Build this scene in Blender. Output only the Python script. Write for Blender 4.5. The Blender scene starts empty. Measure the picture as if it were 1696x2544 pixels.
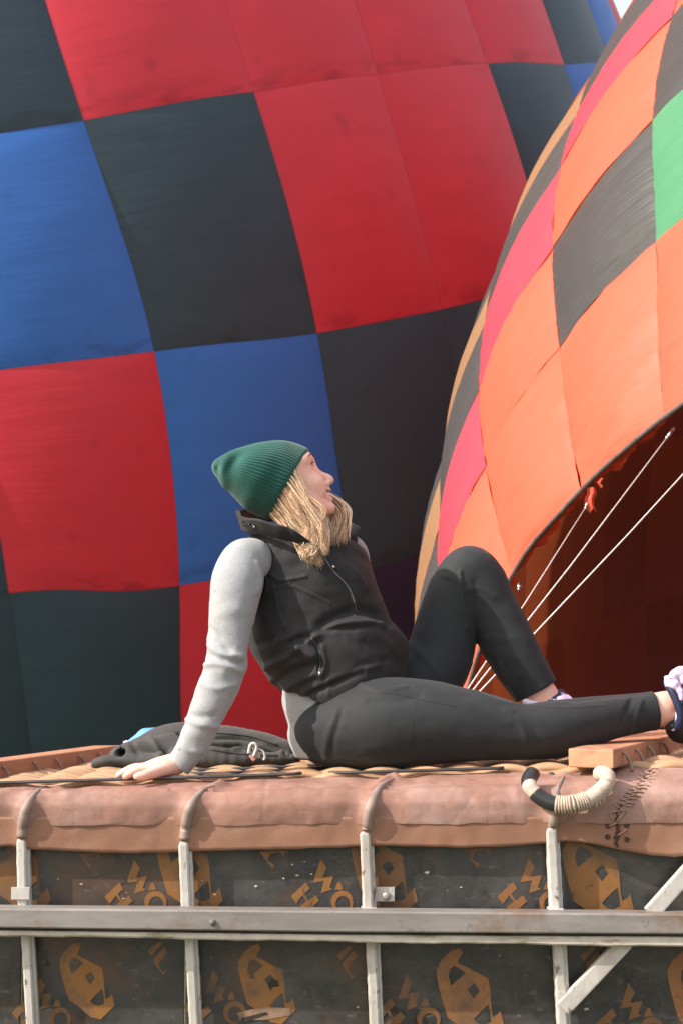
import bpy, bmesh, math, random
import numpy as np
import openvdb
from mathutils import Vector, Matrix
from mathutils.bvhtree import BVHTree

random.seed(7)
rng = np.random.default_rng(7)
sc = bpy.context.scene
COL = sc.collection

# ------------------------------------------------------------------ camera
FOC, CXP, CYP, HZ = 3795.0, 848.0, 1272.0, 1670.0      # photo pixels (1696 x 2544), horizon row
CAM = np.array([0.0, 0.0, 1.55])
PITCH = math.atan((HZ - CYP) / FOC)
cam_d = bpy.data.cameras.new('camera')
cam = bpy.data.objects.new('camera', cam_d)
COL.objects.link(cam)
cam.location = CAM
cam.rotation_euler = (math.pi / 2 + PITCH, 0, 0)
cam_d.sensor_width = 36.0
cam_d.lens = 36.0 * FOC / 2544.0
cam_d.clip_start = 0.05
cam_d.clip_end = 6000
cam_d.dof.use_dof = True
cam_d.dof.focus_distance = 4.1
cam_d.dof.aperture_fstop = 9.0
sc.camera = cam

# ------------------------------------------------------------------ sky, sun, exposure
SUN_AZ, SUN_EL = 249.0, 37.0                            # degrees, azimuth clockwise from +Y
world = bpy.data.worlds.new('World')
sc.world = world
world.use_nodes = True
wn = world.node_tree.nodes
sky = wn.new('ShaderNodeTexSky')
sky.sky_type = 'NISHITA'
sky.sun_disc = False
sky.sun_elevation = math.radians(SUN_EL)
sky.sun_rotation = math.radians(SUN_AZ)
sky.air_density = 1.3
sky.dust_density = 6.0
sky.ozone_density = 1.0
veil = wn.new('ShaderNodeMix')                           # thin high cloud: an even white veil over the clear sky
veil.data_type = 'RGBA'
veil.inputs['Factor'].default_value = 0.6
veil.inputs[7].default_value = (3.3, 3.3, 3.35, 1)
world.node_tree.links.new(sky.outputs[0], veil.inputs[6])
world.node_tree.links.new(veil.outputs[2], wn['Background'].inputs[0])
wn['Background'].inputs[1].default_value = 0.15
sun_d = bpy.data.lights.new('sun', 'SUN')
sun_d.energy = 2.65
sun_d.angle = math.radians(0.6)
sun_d.color = (1.0, 0.94, 0.86)
sun = bpy.data.objects.new('sun', sun_d)
COL.objects.link(sun)
_a, _e = math.radians(SUN_AZ), math.radians(SUN_EL)
sdir = Vector((math.sin(_a) * math.cos(_e), math.cos(_a) * math.cos(_e), math.sin(_e)))
sun.rotation_euler = sdir.to_track_quat('Z', 'Y').to_euler()
sun.location = (-20, -8, 20)
sc.view_settings.view_transform = 'Standard'
sc.view_settings.look = 'None'
sc.view_settings.gamma = 1.0
sc.view_settings.use_curve_mapping = False
sc.view_settings.exposure = 1.24

# ------------------------------------------------------------------ helpers
_c, _s = math.cos(PITCH), math.sin(PITCH)


def ray(px, py):
    x = (px - CXP) / FOC
    u = (CYP - py) / FOC
    return np.array([x, _c - u * _s, _s + u * _c])


def P(px, py, Y):
    """world point at depth Y (metres from the camera plane) that the photo shows at pixel px,py"""
    d = ray(px, py)
    return CAM + d * (Y / d[1])


def mpp(Y):
    return Y / FOC


def link(name, me, parent=None, mat=None, smooth=True):
    o = bpy.data.objects.new(name, me)
    COL.objects.link(o)
    if mat is not None:
        if isinstance(mat, (list, tuple)):
            for m in mat:
                me.materials.append(m)
        else:
            me.materials.append(mat)
    if parent is not None:
        o.parent = parent
    if smooth:
        me.polygons.foreach_set('use_smooth', [True] * len(me.polygons))
    return o


def mesh(name, verts, faces, parent=None, mat=None, smooth=True, uvs=None):
    me = bpy.data.meshes.new(name)
    me.from_pydata([tuple(map(float, v)) for v in verts], [], [tuple(map(int, f)) for f in faces])
    me.update()
    if uvs is not None:
        uv = np.asarray(uvs, dtype=np.float32)
        lay = me.uv_layers.new(name='UVMap')
        li = np.zeros(len(me.loops), dtype=np.int32)
        me.loops.foreach_get('vertex_index', li)
        lay.data.foreach_set('uv', uv[li].ravel())
    return link(name, me, parent, mat, smooth)


def thing(name, label, cat, loc=(0, 0, 0), group=None):
    o = bpy.data.objects.new(name, None)
    COL.objects.link(o)
    o.empty_display_size = 0.1
    o['label'] = label
    o['category'] = cat
    if group:
        o['group'] = group
    return o


def catmull(pts, n=8, closed=False):
    pts = np.asarray(pts, float)
    m = len(pts)
    out = []
    rngi = range(m) if closed else range(m - 1)
    for i in rngi:
        if closed:
            p0, p1, p2, p3 = pts[(i - 1) % m], pts[i], pts[(i + 1) % m], pts[(i + 2) % m]
        else:
            p1, p2 = pts[i], pts[i + 1]
            p0 = pts[i - 1] if i > 0 else 2 * p1 - p2
            p3 = pts[i + 2] if i + 2 < m else 2 * p2 - p1
        for k in range(n):
            t = k / n
            out.append(0.5 * ((2 * p1) + (-p0 + p2) * t + (2 * p0 - 5 * p1 + 4 * p2 - p3) * t * t
                              + (-p0 + 3 * p1 - 3 * p2 + p3) * t ** 3))
    if not closed:
        out.append(pts[-1])
    return np.array(out)


def tube_geo(path, rad, sides=8, flat=1.0, up=None, cap=True):
    path = np.asarray(path, float)
    n = len(path)
    rad = np.full(n, rad) if np.isscalar(rad) else np.asarray(rad, float)
    tang = np.gradient(path, axis=0)
    tang /= np.linalg.norm(tang, axis=1)[:, None] + 1e-12
    ref = np.array([0.0, 0.0, 1.0]) if up is None else np.asarray(up, float)
    if abs(tang[0] @ ref) > 0.95:
        ref = np.array([1.0, 0.0, 0.0])
    a = np.cross(tang[0], ref)
    a /= np.linalg.norm(a)
    V, F = [], []
    for i in range(n):
        a = a - tang[i] * (a @ tang[i])
        a /= np.linalg.norm(a) + 1e-12
        b = np.cross(tang[i], a)
        for k in range(sides):
            th = 2 * math.pi * k / sides
            V.append(path[i] + rad[i] * (math.cos(th) * a + flat * math.sin(th) * b))
    for i in range(n - 1):
        for k in range(sides):
            k2 = (k + 1) % sides
            F.append((i * sides + k, i * sides + k2, (i + 1) * sides + k2, (i + 1) * sides + k))
    if cap:
        F.append(tuple(range(sides - 1, -1, -1)))
        F.append(tuple((n - 1) * sides + k for k in range(sides)))
    return V, F


def tube(name, path, rad, parent=None, mat=None, sides=8, flat=1.0, up=None):
    V, F = tube_geo(path, rad, sides, flat, up)
    return mesh(name, V, F, parent, mat)


class Geo:
    def __init__(self):
        self.v, self.f = [], []

    def add(self, V, F):
        b = len(self.v)
        self.v.extend(V)
        self.f.extend([tuple(b + i for i in q) for q in F])

    def build(self, name, parent=None, mat=None, smooth=True):
        return mesh(name, self.v, self.f, parent, mat, smooth)


def prism(name, corners_bottom, corners_top, parent, mat, bevel=0.003, seg=2):
    """a block from four bottom and four top corners, bevelled"""
    bm = bmesh.new()
    vb = [bm.verts.new(tuple(map(float, p))) for p in corners_bottom]
    vt = [bm.verts.new(tuple(map(float, p))) for p in corners_top]
    n = len(vb)
    bm.faces.new(vb[::-1])
    bm.faces.new(vt)
    for i in range(n):
        bm.faces.new((vb[i], vb[(i + 1) % n], vt[(i + 1) % n], vt[i]))
    bmesh.ops.recalc_face_normals(bm, faces=bm.faces)
    if bevel:
        bmesh.ops.bevel(bm, geom=list(bm.edges), offset=bevel, segments=seg, profile=0.7, affect='EDGES')
    me = bpy.data.meshes.new(name)
    bm.to_mesh(me)
    bm.free()
    return link(name, me, parent, mat, smooth=False)


def box(name, x0, x1, y0, y1, z0, z1, parent, mat, bevel=0.003):
    b = [(x0, y0, z0), (x1, y0, z0), (x1, y1, z0), (x0, y1, z0)]
    return prism(name, b, [(x, y, z1) for x, y, _ in b], parent, mat, bevel)


# ---- vectorised value noise
def vnoise(p, scale, seed=0):
    q = np.asarray(p, float) * scale
    i = np.floor(q).astype(np.int64)
    f = q - i
    f = f * f * (3 - 2 * f)

    def h(a, b, c):
        x = (a * 374761393 + b * 668265263 + c * 2147483647 + seed * 974711) & 0xFFFFFFFF
        x = ((x ^ (x >> 13)) * 1274126177) & 0xFFFFFFFF
        x = x ^ (x >> 16)
        return (x & 0xFFFF) / 32767.5 - 1.0
    r = 0
    for dx in (0, 1):
        for dy in (0, 1):
            for dz in (0, 1):
                w = (f[:, 0] if dx else 1 - f[:, 0]) * (f[:, 1] if dy else 1 - f[:, 1]) * (f[:, 2] if dz else 1 - f[:, 2])
                r = r + w * h(i[:, 0] + dx, i[:, 1] + dy, i[:, 2] + dz)
    return r


# ---- signed distance field modelling (numpy -> openvdb -> mesh)
def smin(a, b, k):
    if k <= 0:
        return np.minimum(a, b)
    h = np.clip(0.5 + 0.5 * (b - a) / k, 0, 1)
    return b + (a - b) * h - k * h * (1 - h)


class Field:
    def __init__(self, lo, hi, h):
        self.lo = np.array(lo, float)
        self.h = h
        n = np.ceil((np.array(hi) - self.lo) / h).astype(int) + 1
        self.n = n
        self.D = np.full(n, 0.05, np.float32)
        self.ax = [(self.lo[i] + h * np.arange(n[i])).astype(np.float32) for i in range(3)]

    def block(self, lo, hi):
        s = []
        for i in range(3):
            a = int(max(0, math.floor((lo[i] - self.lo[i]) / self.h)))
            b = int(min(self.n[i], math.ceil((hi[i] - self.lo[i]) / self.h) + 1))
            s.append(slice(a, max(a, b)))
        X = self.ax[0][s[0]][:, None, None]
        Y = self.ax[1][s[1]][None, :, None]
        Z = self.ax[2][s[2]][None, None, :]
        return tuple(s), X, Y, Z

    def apply(self, fn, lo, hi, k, mode='add'):
        s, X, Y, Z = self.block(lo, hi)
        if 0 in self.D[s].shape:
            return
        d = fn(X, Y, Z).astype(np.float32)
        if mode == 'add':
            self.D[s] = smin(self.D[s], d, k)
        elif mode == 'cut':
            self.D[s] = -smin(-self.D[s], d, k)

    def seg(self, p0, p1, r0, r1, k=0.01, sy=1.0, mode='add'):
        p0, p1 = np.asarray(p0, float), np.asarray(p1, float)
        rm = max(r0, r1) + 0.03 + k
        lo = np.minimum(p0, p1) - rm
        hi = np.maximum(p0, p1) + rm
        d = p1 - p0
        dd = d * np.array([1, 1 / sy, 1])
        L = float(dd @ dd) + 1e-12

        def fn(X, Y, Z):
            x, y, z = X - p0[0], (Y - p0[1]) / sy, Z - p0[2]
            t = np.clip((x * dd[0] + y * dd[1] + z * dd[2]) / L, 0, 1)
            return (np.sqrt((x - t * dd[0]) ** 2 + (y - t * dd[1]) ** 2 + (z - t * dd[2]) ** 2)
                    - (r0 + (r1 - r0) * t)) * min(1.0, sy)
        self.apply(fn, lo, hi, k, mode)

    def chain(self, pts, k=0.01, n=5, sy=1.0, kself=0.004):
        """pts: (x,y,z,r) ... a smooth tapered limb"""
        c = catmull(pts, n)
        rm = c[:, 3].max() + 0.03 + k
        lo = c[:, :3].min(0) - rm
        hi = c[:, :3].max(0) + rm
        s, X, Y, Z = self.block(lo, hi)
        if 0 in self.D[s].shape:
            return
        T = np.full(self.D[s].shape, 0.05, np.float32)
        sub = Field.__new__(Field)
        sub.lo = np.array([self.ax[i][s[i].start] for i in range(3)], float)
        sub.h = self.h
        sub.n = np.array(T.shape)
        sub.D = T
        sub.ax = [self.ax[i][s[i]] for i in range(3)]
        for a, b in zip(c[:-1], c[1:]):
            sub.seg(a[:3], b[:3], max(a[3], 1e-4), max(b[3], 1e-4), kself, sy)
        self.D[s] = smin(self.D[s], sub.D, k)

    def ell(self, c, r, axes=None, k=0.01, mode='add'):
        c = np.asarray(c, float)
        r = np.asarray(r, float)
        A = np.eye(3) if axes is None else np.asarray(axes, float)
        rm = r.max() + 0.03 + k

        def fn(X, Y, Z):
            x, y, z = X - c[0], Y - c[1], Z - c[2]
            q = [(x * A[i, 0] + y * A[i, 1] + z * A[i, 2]) / r[i] for i in range(3)]
            k0 = np.sqrt(q[0] ** 2 + q[1] ** 2 + q[2] ** 2)
            k1 = np.sqrt((q[0] / r[0]) ** 2 + (q[1] / r[1]) ** 2 + (q[2] / r[2]) ** 2)
            return k0 * (k0 - 1.0) / (k1 + 1e-9)
        self.apply(fn, c - rm, c + rm, k, mode)

    def slices(self, rows, k=0.01, pw=2.3, zpad=0.0):
        """stack of horizontal (super)ellipses: rows of (z, x centre, y centre, rx, ry)"""
        rows = np.array(sorted([tuple(r) for r in rows]), float)
        zz = rows[:, 0]
        f = catmull(rows, 12)
        lo = np.array([(f[:, 1] - f[:, 3]).min() - .05, (f[:, 2] - f[:, 4]).min() - .05, zz[0] - .04])
        hi = np.array([(f[:, 1] + f[:, 3]).max() + .05, (f[:, 2] + f[:, 4]).max() + .05, zz[-1] + .04])

        def fn(X, Y, Z):
            z = Z.ravel()
            g = [np.interp(z, f[:, 0], f[:, i])[None, None, :].astype(np.float32) for i in (1, 2, 3, 4)]
            q = (np.abs((X - g[0]) / g[2]) ** pw + np.abs((Y - g[1]) / g[3]) ** pw) ** (1 / pw)
            d = (q - 1) * np.minimum(g[2], g[3]) * 0.95
            over = np.maximum(zz[0] - Z, Z - zz[-1])
            return np.maximum(d, over)
        self.apply(fn, lo, hi, k)

    def halfspace(self, p, n, lo, hi, k=0.004):
        """remove what lies on the +n side of the plane, inside the box lo..hi"""
        p, n = np.asarray(p, float), np.asarray(n, float)
        n = n / np.linalg.norm(n)
        self.apply(lambda X, Y, Z: (X - p[0]) * n[0] + (Y - p[1]) * n[1] + (Z - p[2]) * n[2] + 0 * X * Y * Z,
                   lo, hi, k, 'cut2')

    def plane(self, p, n, lo, hi):
        p, n = np.asarray(p, float), np.asarray(n, float)
        n = n / np.linalg.norm(n)
        s, X, Y, Z = self.block(lo, hi)
        d = (X - p[0]) * n[0] + (Y - p[1]) * n[1] + (Z - p[2]) * n[2]
        self.D[s] = np.maximum(self.D[s], d.astype(np.float32))

    def mesh(self):
        g = openvdb.FloatGrid(0.03)
        g.copyFromArray(np.clip(self.D, -0.03, 0.03).astype(np.float32), tolerance=0.0)
        v, q = g.convertToQuads(0.0)
        v = np.asarray(v, float) * self.h + self.lo
        q = np.asarray(q)[:, ::-1]
        return v, q


def vnormals(v, q):
    n = np.cross(v[q[:, 2]] - v[q[:, 0]], v[q[:, 3]] - v[q[:, 1]])
    out = np.zeros_like(v)
    for i in range(4):
        np.add.at(out, q[:, i], n)
    return out / (np.linalg.norm(out, axis=1)[:, None] + 1e-12)


def dist_poly(v, pl):
    d = np.full(len(v), 1e9)
    for a, b in zip(pl[:-1], pl[1:]):
        ab = b - a
        t = np.clip(((v - a) @ ab) / (ab @ ab + 1e-12), 0, 1)
        d = np.minimum(d, np.linalg.norm(v - a - t[:, None] * ab, axis=1))
    return d


def qmesh(name, v, q, parent, mat):
    me = bpy.data.meshes.new(name)
    me.vertices.add(len(v))
    me.vertices.foreach_set('co', v.astype(np.float32).ravel())
    nq = len(q)
    me.loops.add(nq * 4)
    me.loops.foreach_set('vertex_index', q.astype(np.int32).ravel())
    me.polygons.add(nq)
    me.polygons.foreach_set('loop_start', np.arange(0, nq * 4, 4, dtype=np.int32))
    me.update(calc_edges=True)
    me.validate()
    return link(name, me, parent, mat)


def bvh_of(v, q):
    return BVHTree.FromPolygons([tuple(x) for x in v], [tuple(x) for x in q])


def cast(bvh, px, py, off=0.0):
    d = ray(px, py)
    d = d / np.linalg.norm(d)
    loc, nor, idx, dist = bvh.ray_cast(Vector(CAM), Vector(d))
    if loc is None:
        return None
    return np.array(loc) - d * off


def cast_path(bvh, pts, n=6, off=0.001):
    out = [cast(bvh, x, y, off) for x, y in catmull(pts, n)]
    return np.array([o for o in out if o is not None])


# ------------------------------------------------------------------ materials
def new_mat(name):
    m = bpy.data.materials.new(name)
    m.use_nodes = True
    nt = m.node_tree
    return m, nt, nt.nodes['Principled BSDF']


def noise_node(nt, scale, detail=4.0, rough=0.6, vec=None, stretch=None, coord='Object'):
    tc = nt.nodes.new('ShaderNodeTexCoord')
    src = tc.outputs[coord] if vec is None else vec
    if stretch is not None:
        mp = nt.nodes.new('ShaderNodeMapping')
        mp.inputs['Scale'].default_value = stretch
        nt.links.new(src, mp.inputs['Vector'])
        src = mp.outputs[0]
    n = nt.nodes.new('ShaderNodeTexNoise')
    n.inputs['Scale'].default_value = scale
    n.inputs['Detail'].default_value = detail
    n.inputs['Roughness'].default_value = rough
    nt.links.new(src, n.inputs['Vector'])
    return n.outputs['Fac']


def ramp(nt, fac, p0, p1, c0=(0, 0, 0, 1), c1=(1, 1, 1, 1)):
    r = nt.nodes.new('ShaderNodeValToRGB')
    r.color_ramp.elements[0].position = p0
    r.color_ramp.elements[1].position = p1
    r.color_ramp.elements[0].color = c0
    r.color_ramp.elements[1].color = c1
    nt.links.new(fac, r.inputs[0])
    return r.outputs[0]


def mixc(nt, fac, a, b):
    m = nt.nodes.new('ShaderNodeMix')
    m.data_type = 'RGBA'
    if isinstance(fac, float):
        m.inputs['Factor'].default_value = fac
    else:
        nt.links.new(fac, m.inputs['Factor'])
    for s, x in ((6, a), (7, b)):
        if isinstance(x, (tuple, list)):
            m.inputs[s].default_value = tuple(x) + ((1,) if len(x) == 3 else ())
        else:
            nt.links.new(x, m.inputs[s])
    return m.outputs[2]


def sc3(c, f):
    return tuple(min(1.0, x * f) for x in c)


def material(name, base, rough=0.6, var=0.2, vscale=12, bump=0.0, bscale=80, bdist=0.002, spec=0.4, sheen=0.0,
             layers=(), metal=0.0, stretch=None, sss=0.0, bstretch=None):
    """base colour with noise variation, optional layers (colour, noise scale, ramp lo, ramp hi, stretch)"""
    m, nt, b = new_mat(name)
    f = noise_node(nt, vscale, 5.0, 0.65, stretch=stretch)
    col = mixc(nt, ramp(nt, f, 0.3, 0.7), sc3(base, 1 - var), sc3(base, 1 + var))
    for (c, s, lo, hi, st) in layers:
        g = noise_node(nt, s, 6.0, 0.7, stretch=st)
        col = mixc(nt, ramp(nt, g, lo, hi), col, c)
    nt.links.new(col, b.inputs['Base Color'])
    b.inputs['Roughness'].default_value = rough
    b.inputs['Specular IOR Level'].default_value = spec
    b.inputs['Metallic'].default_value = metal
    if sheen:
        b.inputs['Sheen Weight'].default_value = sheen
        b.inputs['Sheen Roughness'].default_value = 0.5
    if sss:
        b.inputs['Subsurface Weight'].default_value = sss
        b.inputs['Subsurface Radius'].default_value = (0.01, 0.004, 0.002)
        b.inputs['Subsurface Scale'].default_value = 0.6
    if bump:
        g = noise_node(nt, bscale, 4.0, 0.6, stretch=bstretch)
        bp = nt.nodes.new('ShaderNodeBump')
        bp.inputs['Strength'].default_value = bump
        bp.inputs['Distance'].default_value = bdist
        nt.links.new(g, bp.inputs['Height'])
        nt.links.new(bp.outputs[0], b.inputs['Normal'])
    return m


def balloon_fabric(name, base, transl=0.25, wr=0.5, rough=0.5, spec=0.35, stain_shade=0.0):
    """thin coated nylon: diffuse + translucent, creases that run along the panel's short direction (uv)"""
    m, nt, b = new_mat(name)
    tc = nt.nodes.new('ShaderNodeTexCoord')
    uv = tc.outputs['UV']
    f1 = noise_node(nt, 1.0, 4.0, 0.6, vec=uv, stretch=(2.0, 9.0, 1))
    f2 = noise_node(nt, 1.0, 3.0, 0.6, vec=uv, stretch=(1.2, 1.6, 1))
    col = mixc(nt, ramp(nt, f1, 0.35, 0.65), sc3(base, 0.93), sc3(base, 1.06))
    col = mixc(nt, ramp(nt, f2, 0.3, 0.7), col, sc3(base, 0.92))
    # the sewn edge: a doubled, slightly darker hem all round, and dirt smudges and seam translucency painted dark along the lower seam
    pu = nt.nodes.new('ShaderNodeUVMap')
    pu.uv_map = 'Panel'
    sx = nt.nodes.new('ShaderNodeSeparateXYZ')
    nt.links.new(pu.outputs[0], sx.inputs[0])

    def math_(op, a, b_):
        q = nt.nodes.new('ShaderNodeMath')
        q.operation = op
        for i_, x_ in enumerate((a, b_)):
            if isinstance(x_, (int, float)):
                q.inputs[i_].default_value = x_
            else:
                nt.links.new(x_, q.inputs[i_])
        return q.outputs[0]
    du = math_('ABSOLUTE', math_('SUBTRACT', sx.outputs[0], 0.5), 0)
    dv = math_('ABSOLUTE', math_('SUBTRACT', sx.outputs[1], 0.5), 0)
    edge = ramp(nt, math_('MAXIMUM', du, dv), 0.4935, 0.4965)
    col = mixc(nt, edge, col, sc3(base, 0.84))
    if stain_shade:
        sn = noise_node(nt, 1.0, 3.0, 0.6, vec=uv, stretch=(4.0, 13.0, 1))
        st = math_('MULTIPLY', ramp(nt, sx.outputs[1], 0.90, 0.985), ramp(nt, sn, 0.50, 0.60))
        col = mixc(nt, math_('MULTIPLY', st, stain_shade), col, sc3(base, 0.45))
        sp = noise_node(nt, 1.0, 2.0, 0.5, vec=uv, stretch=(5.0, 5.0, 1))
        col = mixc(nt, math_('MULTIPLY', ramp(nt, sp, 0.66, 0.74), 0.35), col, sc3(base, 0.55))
    nt.links.new(col, b.inputs['Base Color'])
    b.inputs['Roughness'].default_value = rough
    b.inputs['Specular IOR Level'].default_value = spec
    g1 = noise_node(nt, 1.0, 5.0, 0.55, vec=uv, stretch=(2.2, 20.0, 1))
    g2 = noise_node(nt, 1.0, 3.0, 0.5, vec=uv, stretch=(120.0, 400.0, 1))
    ad = nt.nodes.new('ShaderNodeMath')
    ad.operation = 'MULTIPLY_ADD'
    nt.links.new(g2, ad.inputs[0])
    ad.inputs[1].default_value = 0.04
    nt.links.new(g1, ad.inputs[2])
    bp = nt.nodes.new('ShaderNodeBump')
    bp.inputs['Strength'].default_value = wr
    bp.inputs['Distance'].default_value = 0.02
    nt.links.new(ad.outputs[0], bp.inputs['Height'])
    nt.links.new(bp.outputs[0], b.inputs['Normal'])
    if transl > 0:
        tr = nt.nodes.new('ShaderNodeBsdfTranslucent')
        nt.links.new(col, tr.inputs['Color'])
        nt.links.new(bp.outputs[0], tr.inputs['Normal'])
        mx = nt.nodes.new('ShaderNodeMixShader')
        mx.inputs[0].default_value = transl
        out = nt.nodes['Material Output']
        nt.links.new(b.outputs[0], mx.inputs[1])
        nt.links.new(tr.outputs[0], mx.inputs[2])
        nt.links.new(mx.outputs[0], out.inputs['Surface'])
    return m


# ------------------------------------------------------------------ ground
grass_mat = material('meadow', (0.075, 0.085, 0.035), 0.9, 0.35, 0.6, 0.6, 30, 0.02,
                     layers=(((0.14, 0.115, 0.06), 2.5, 0.45, 0.75, None),))
gv, gf = [], []
NG = 41
ring = np.concatenate([[0], np.geomspace(4, 3000, NG - 1)])
for i, r in enumerate(ring):
    for k in range(48):
        th = 2 * math.pi * k / 48
        gv.append((r * math.cos(th), 8 + r * math.sin(th), 0.0))
for i in range(NG - 1):
    for k in range(48):
        k2 = (k + 1) % 48
        gf.append((i * 48 + k, (i + 1) * 48 + k, (i + 1) * 48 + k2, i * 48 + k2))
ground = mesh('ground', gv, gf, None, grass_mat)
ground['kind'] = 'structure'

# ------------------------------------------------------------------ hot air balloons
SLATE = balloon_fabric('fabric_slate', (0.029, 0.058, 0.080), 0.06, 0.25, 0.45, 0.35, stain_shade=0.5)
RED = balloon_fabric('fabric_red', (0.64, 0.036, 0.062), 0.14, 0.2, 0.45, 0.4, stain_shade=0.5)
BLUE = balloon_fabric('fabric_blue', (0.036, 0.165, 0.56), 0.14, 0.2, 0.45, 0.4, stain_shade=0.5)
NAVY = balloon_fabric('fabric_navy', (0.020, 0.022, 0.055), 0.06, 0.2, 0.45, 0.4, stain_shade=0.5)
ORANGE = balloon_fabric('fabric_orange', (0.88, 0.140, 0.080), 0.22, 0.5, 0.5, 0.3)
PINK = balloon_fabric('fabric_pink', (0.86, 0.070, 0.105), 0.22, 0.5, 0.5, 0.3)
BLACK = balloon_fabric('fabric_black', (0.054, 0.052, 0.050), 0.04, 0.9, 0.5, 0.4)
GREEN = balloon_fabric('fabric_green', (0.08, 0.27, 0.14), 0.12, 0.7, 0.5, 0.3)
TAN = balloon_fabric('fabric_tan', (0.30, 0.165, 0.085), 0.12, 0.5, 0.5, 0.3)

N_ = None
LB = dict(C=[-5.2557, 25.0, 3.0124], R=11.1258, k=1.3562, a=[-0.13772, -0.31412, 0.93934], ph0=0.15148, dl=0.15767,
          t=[0.35015, 0.19114, 0.04285], scale=1.12,
          res=[(1, 0, -0.0042, -0.0035), (2, 0, -0.0007, 0.0016), (3, 0, -0.0148, 0.0053), (4, 0, -0.0058, 0.0058), (5, 0, -0.0141, 0.0002), (1, 1, 0.0164, 0.0032), (2, 1, 0.0101, -0.0048), (3, 1, -0.0065, -0.0068), (0, 2, 0.0103, 0.0208), (1, 2, 0.0009, 0.0007), (0, 1.53, 0.0158, N_), (0.47, 0, N_, -0.0094), (0.24, 1, N_, 0.0085), (1, -0.3, -0.0291, N_), (1, 0.37, 0.0101, N_), (1, 1.55, 0.0099, N_), (1, 2.5, -0.0353, N_), (2, 0.42, 0.0148, N_), (2, 1.8, 0.0002, N_), (4, 0.51, 0.0085, N_), (3, -0.4, -0.0025, N_), (5, -0.4, 0.016, N_), (2.24, 2, N_, -0.0215)])
RB = dict(C=[11.3688, 12.0, 0.0271], R=9.3441, k=1.2648, a=[-0.80466, -0.57324, -0.15464], ph0=1.85476, dl=0.20686,
          t=[1.23691, 1.13762, 1.04961, 0.96141, 0.90002, 0.80825], scale=1.15, sil=([0, 1.5, 3, 4.5], [.03, 0, -.075, -.10]),
          res=[(0, 0, 0.0057, 0.0035), (1, 0, -0.0011, -0.0022), (2, 0, 0.0065, -0.0113), (0, 1, -0.0054, 0.0049), (1, 1, -0.0136, 0.0017), (2, 1, -0.0003, -0.0072), (0, 2, 0.0044, -0.0002), (1, 2, -0.0032, 0.0005), (2, 2, 0.0058, -0.0027), (3, 2, -0.0036, 0.0009), (0, 3, 0.0013, 0.0036), (1, 3, 0.0003, 0.0017), (2, 3, 0.0039, -0.0), (1, 4, -0.0055, -0.0021), (1, 5, 0.0183, 0.0134), (-0.18, 0, N_, 0.0058), (0.45, 0, N_, 0.0045), (-0.02, 3, N_, 0.003), (0.41, 3, N_, -0.012), (0.27, 4, N_, -0.0027), (0.51, 4, N_, 0.006), (0.34, 1, N_, 0.0011), (1.4, 1, N_, 0.0001), (0.46, 2, N_, 0.003), (1.48, 2, N_, -0.0004), (1.36, 3, N_, 0.0054), (0, 2.49, 0.0102, N_), (1, 1.46, -0.0064, N_), (1, 0.44, -0.0072, N_), (2, 0.53, 0.0005, N_), (2.41, 0, N_, -0.0123), (2.73, 0, N_, -0.0159), (2.9, 0, N_, -0.0145), (3.3, 0, N_, -0.014)])


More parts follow.
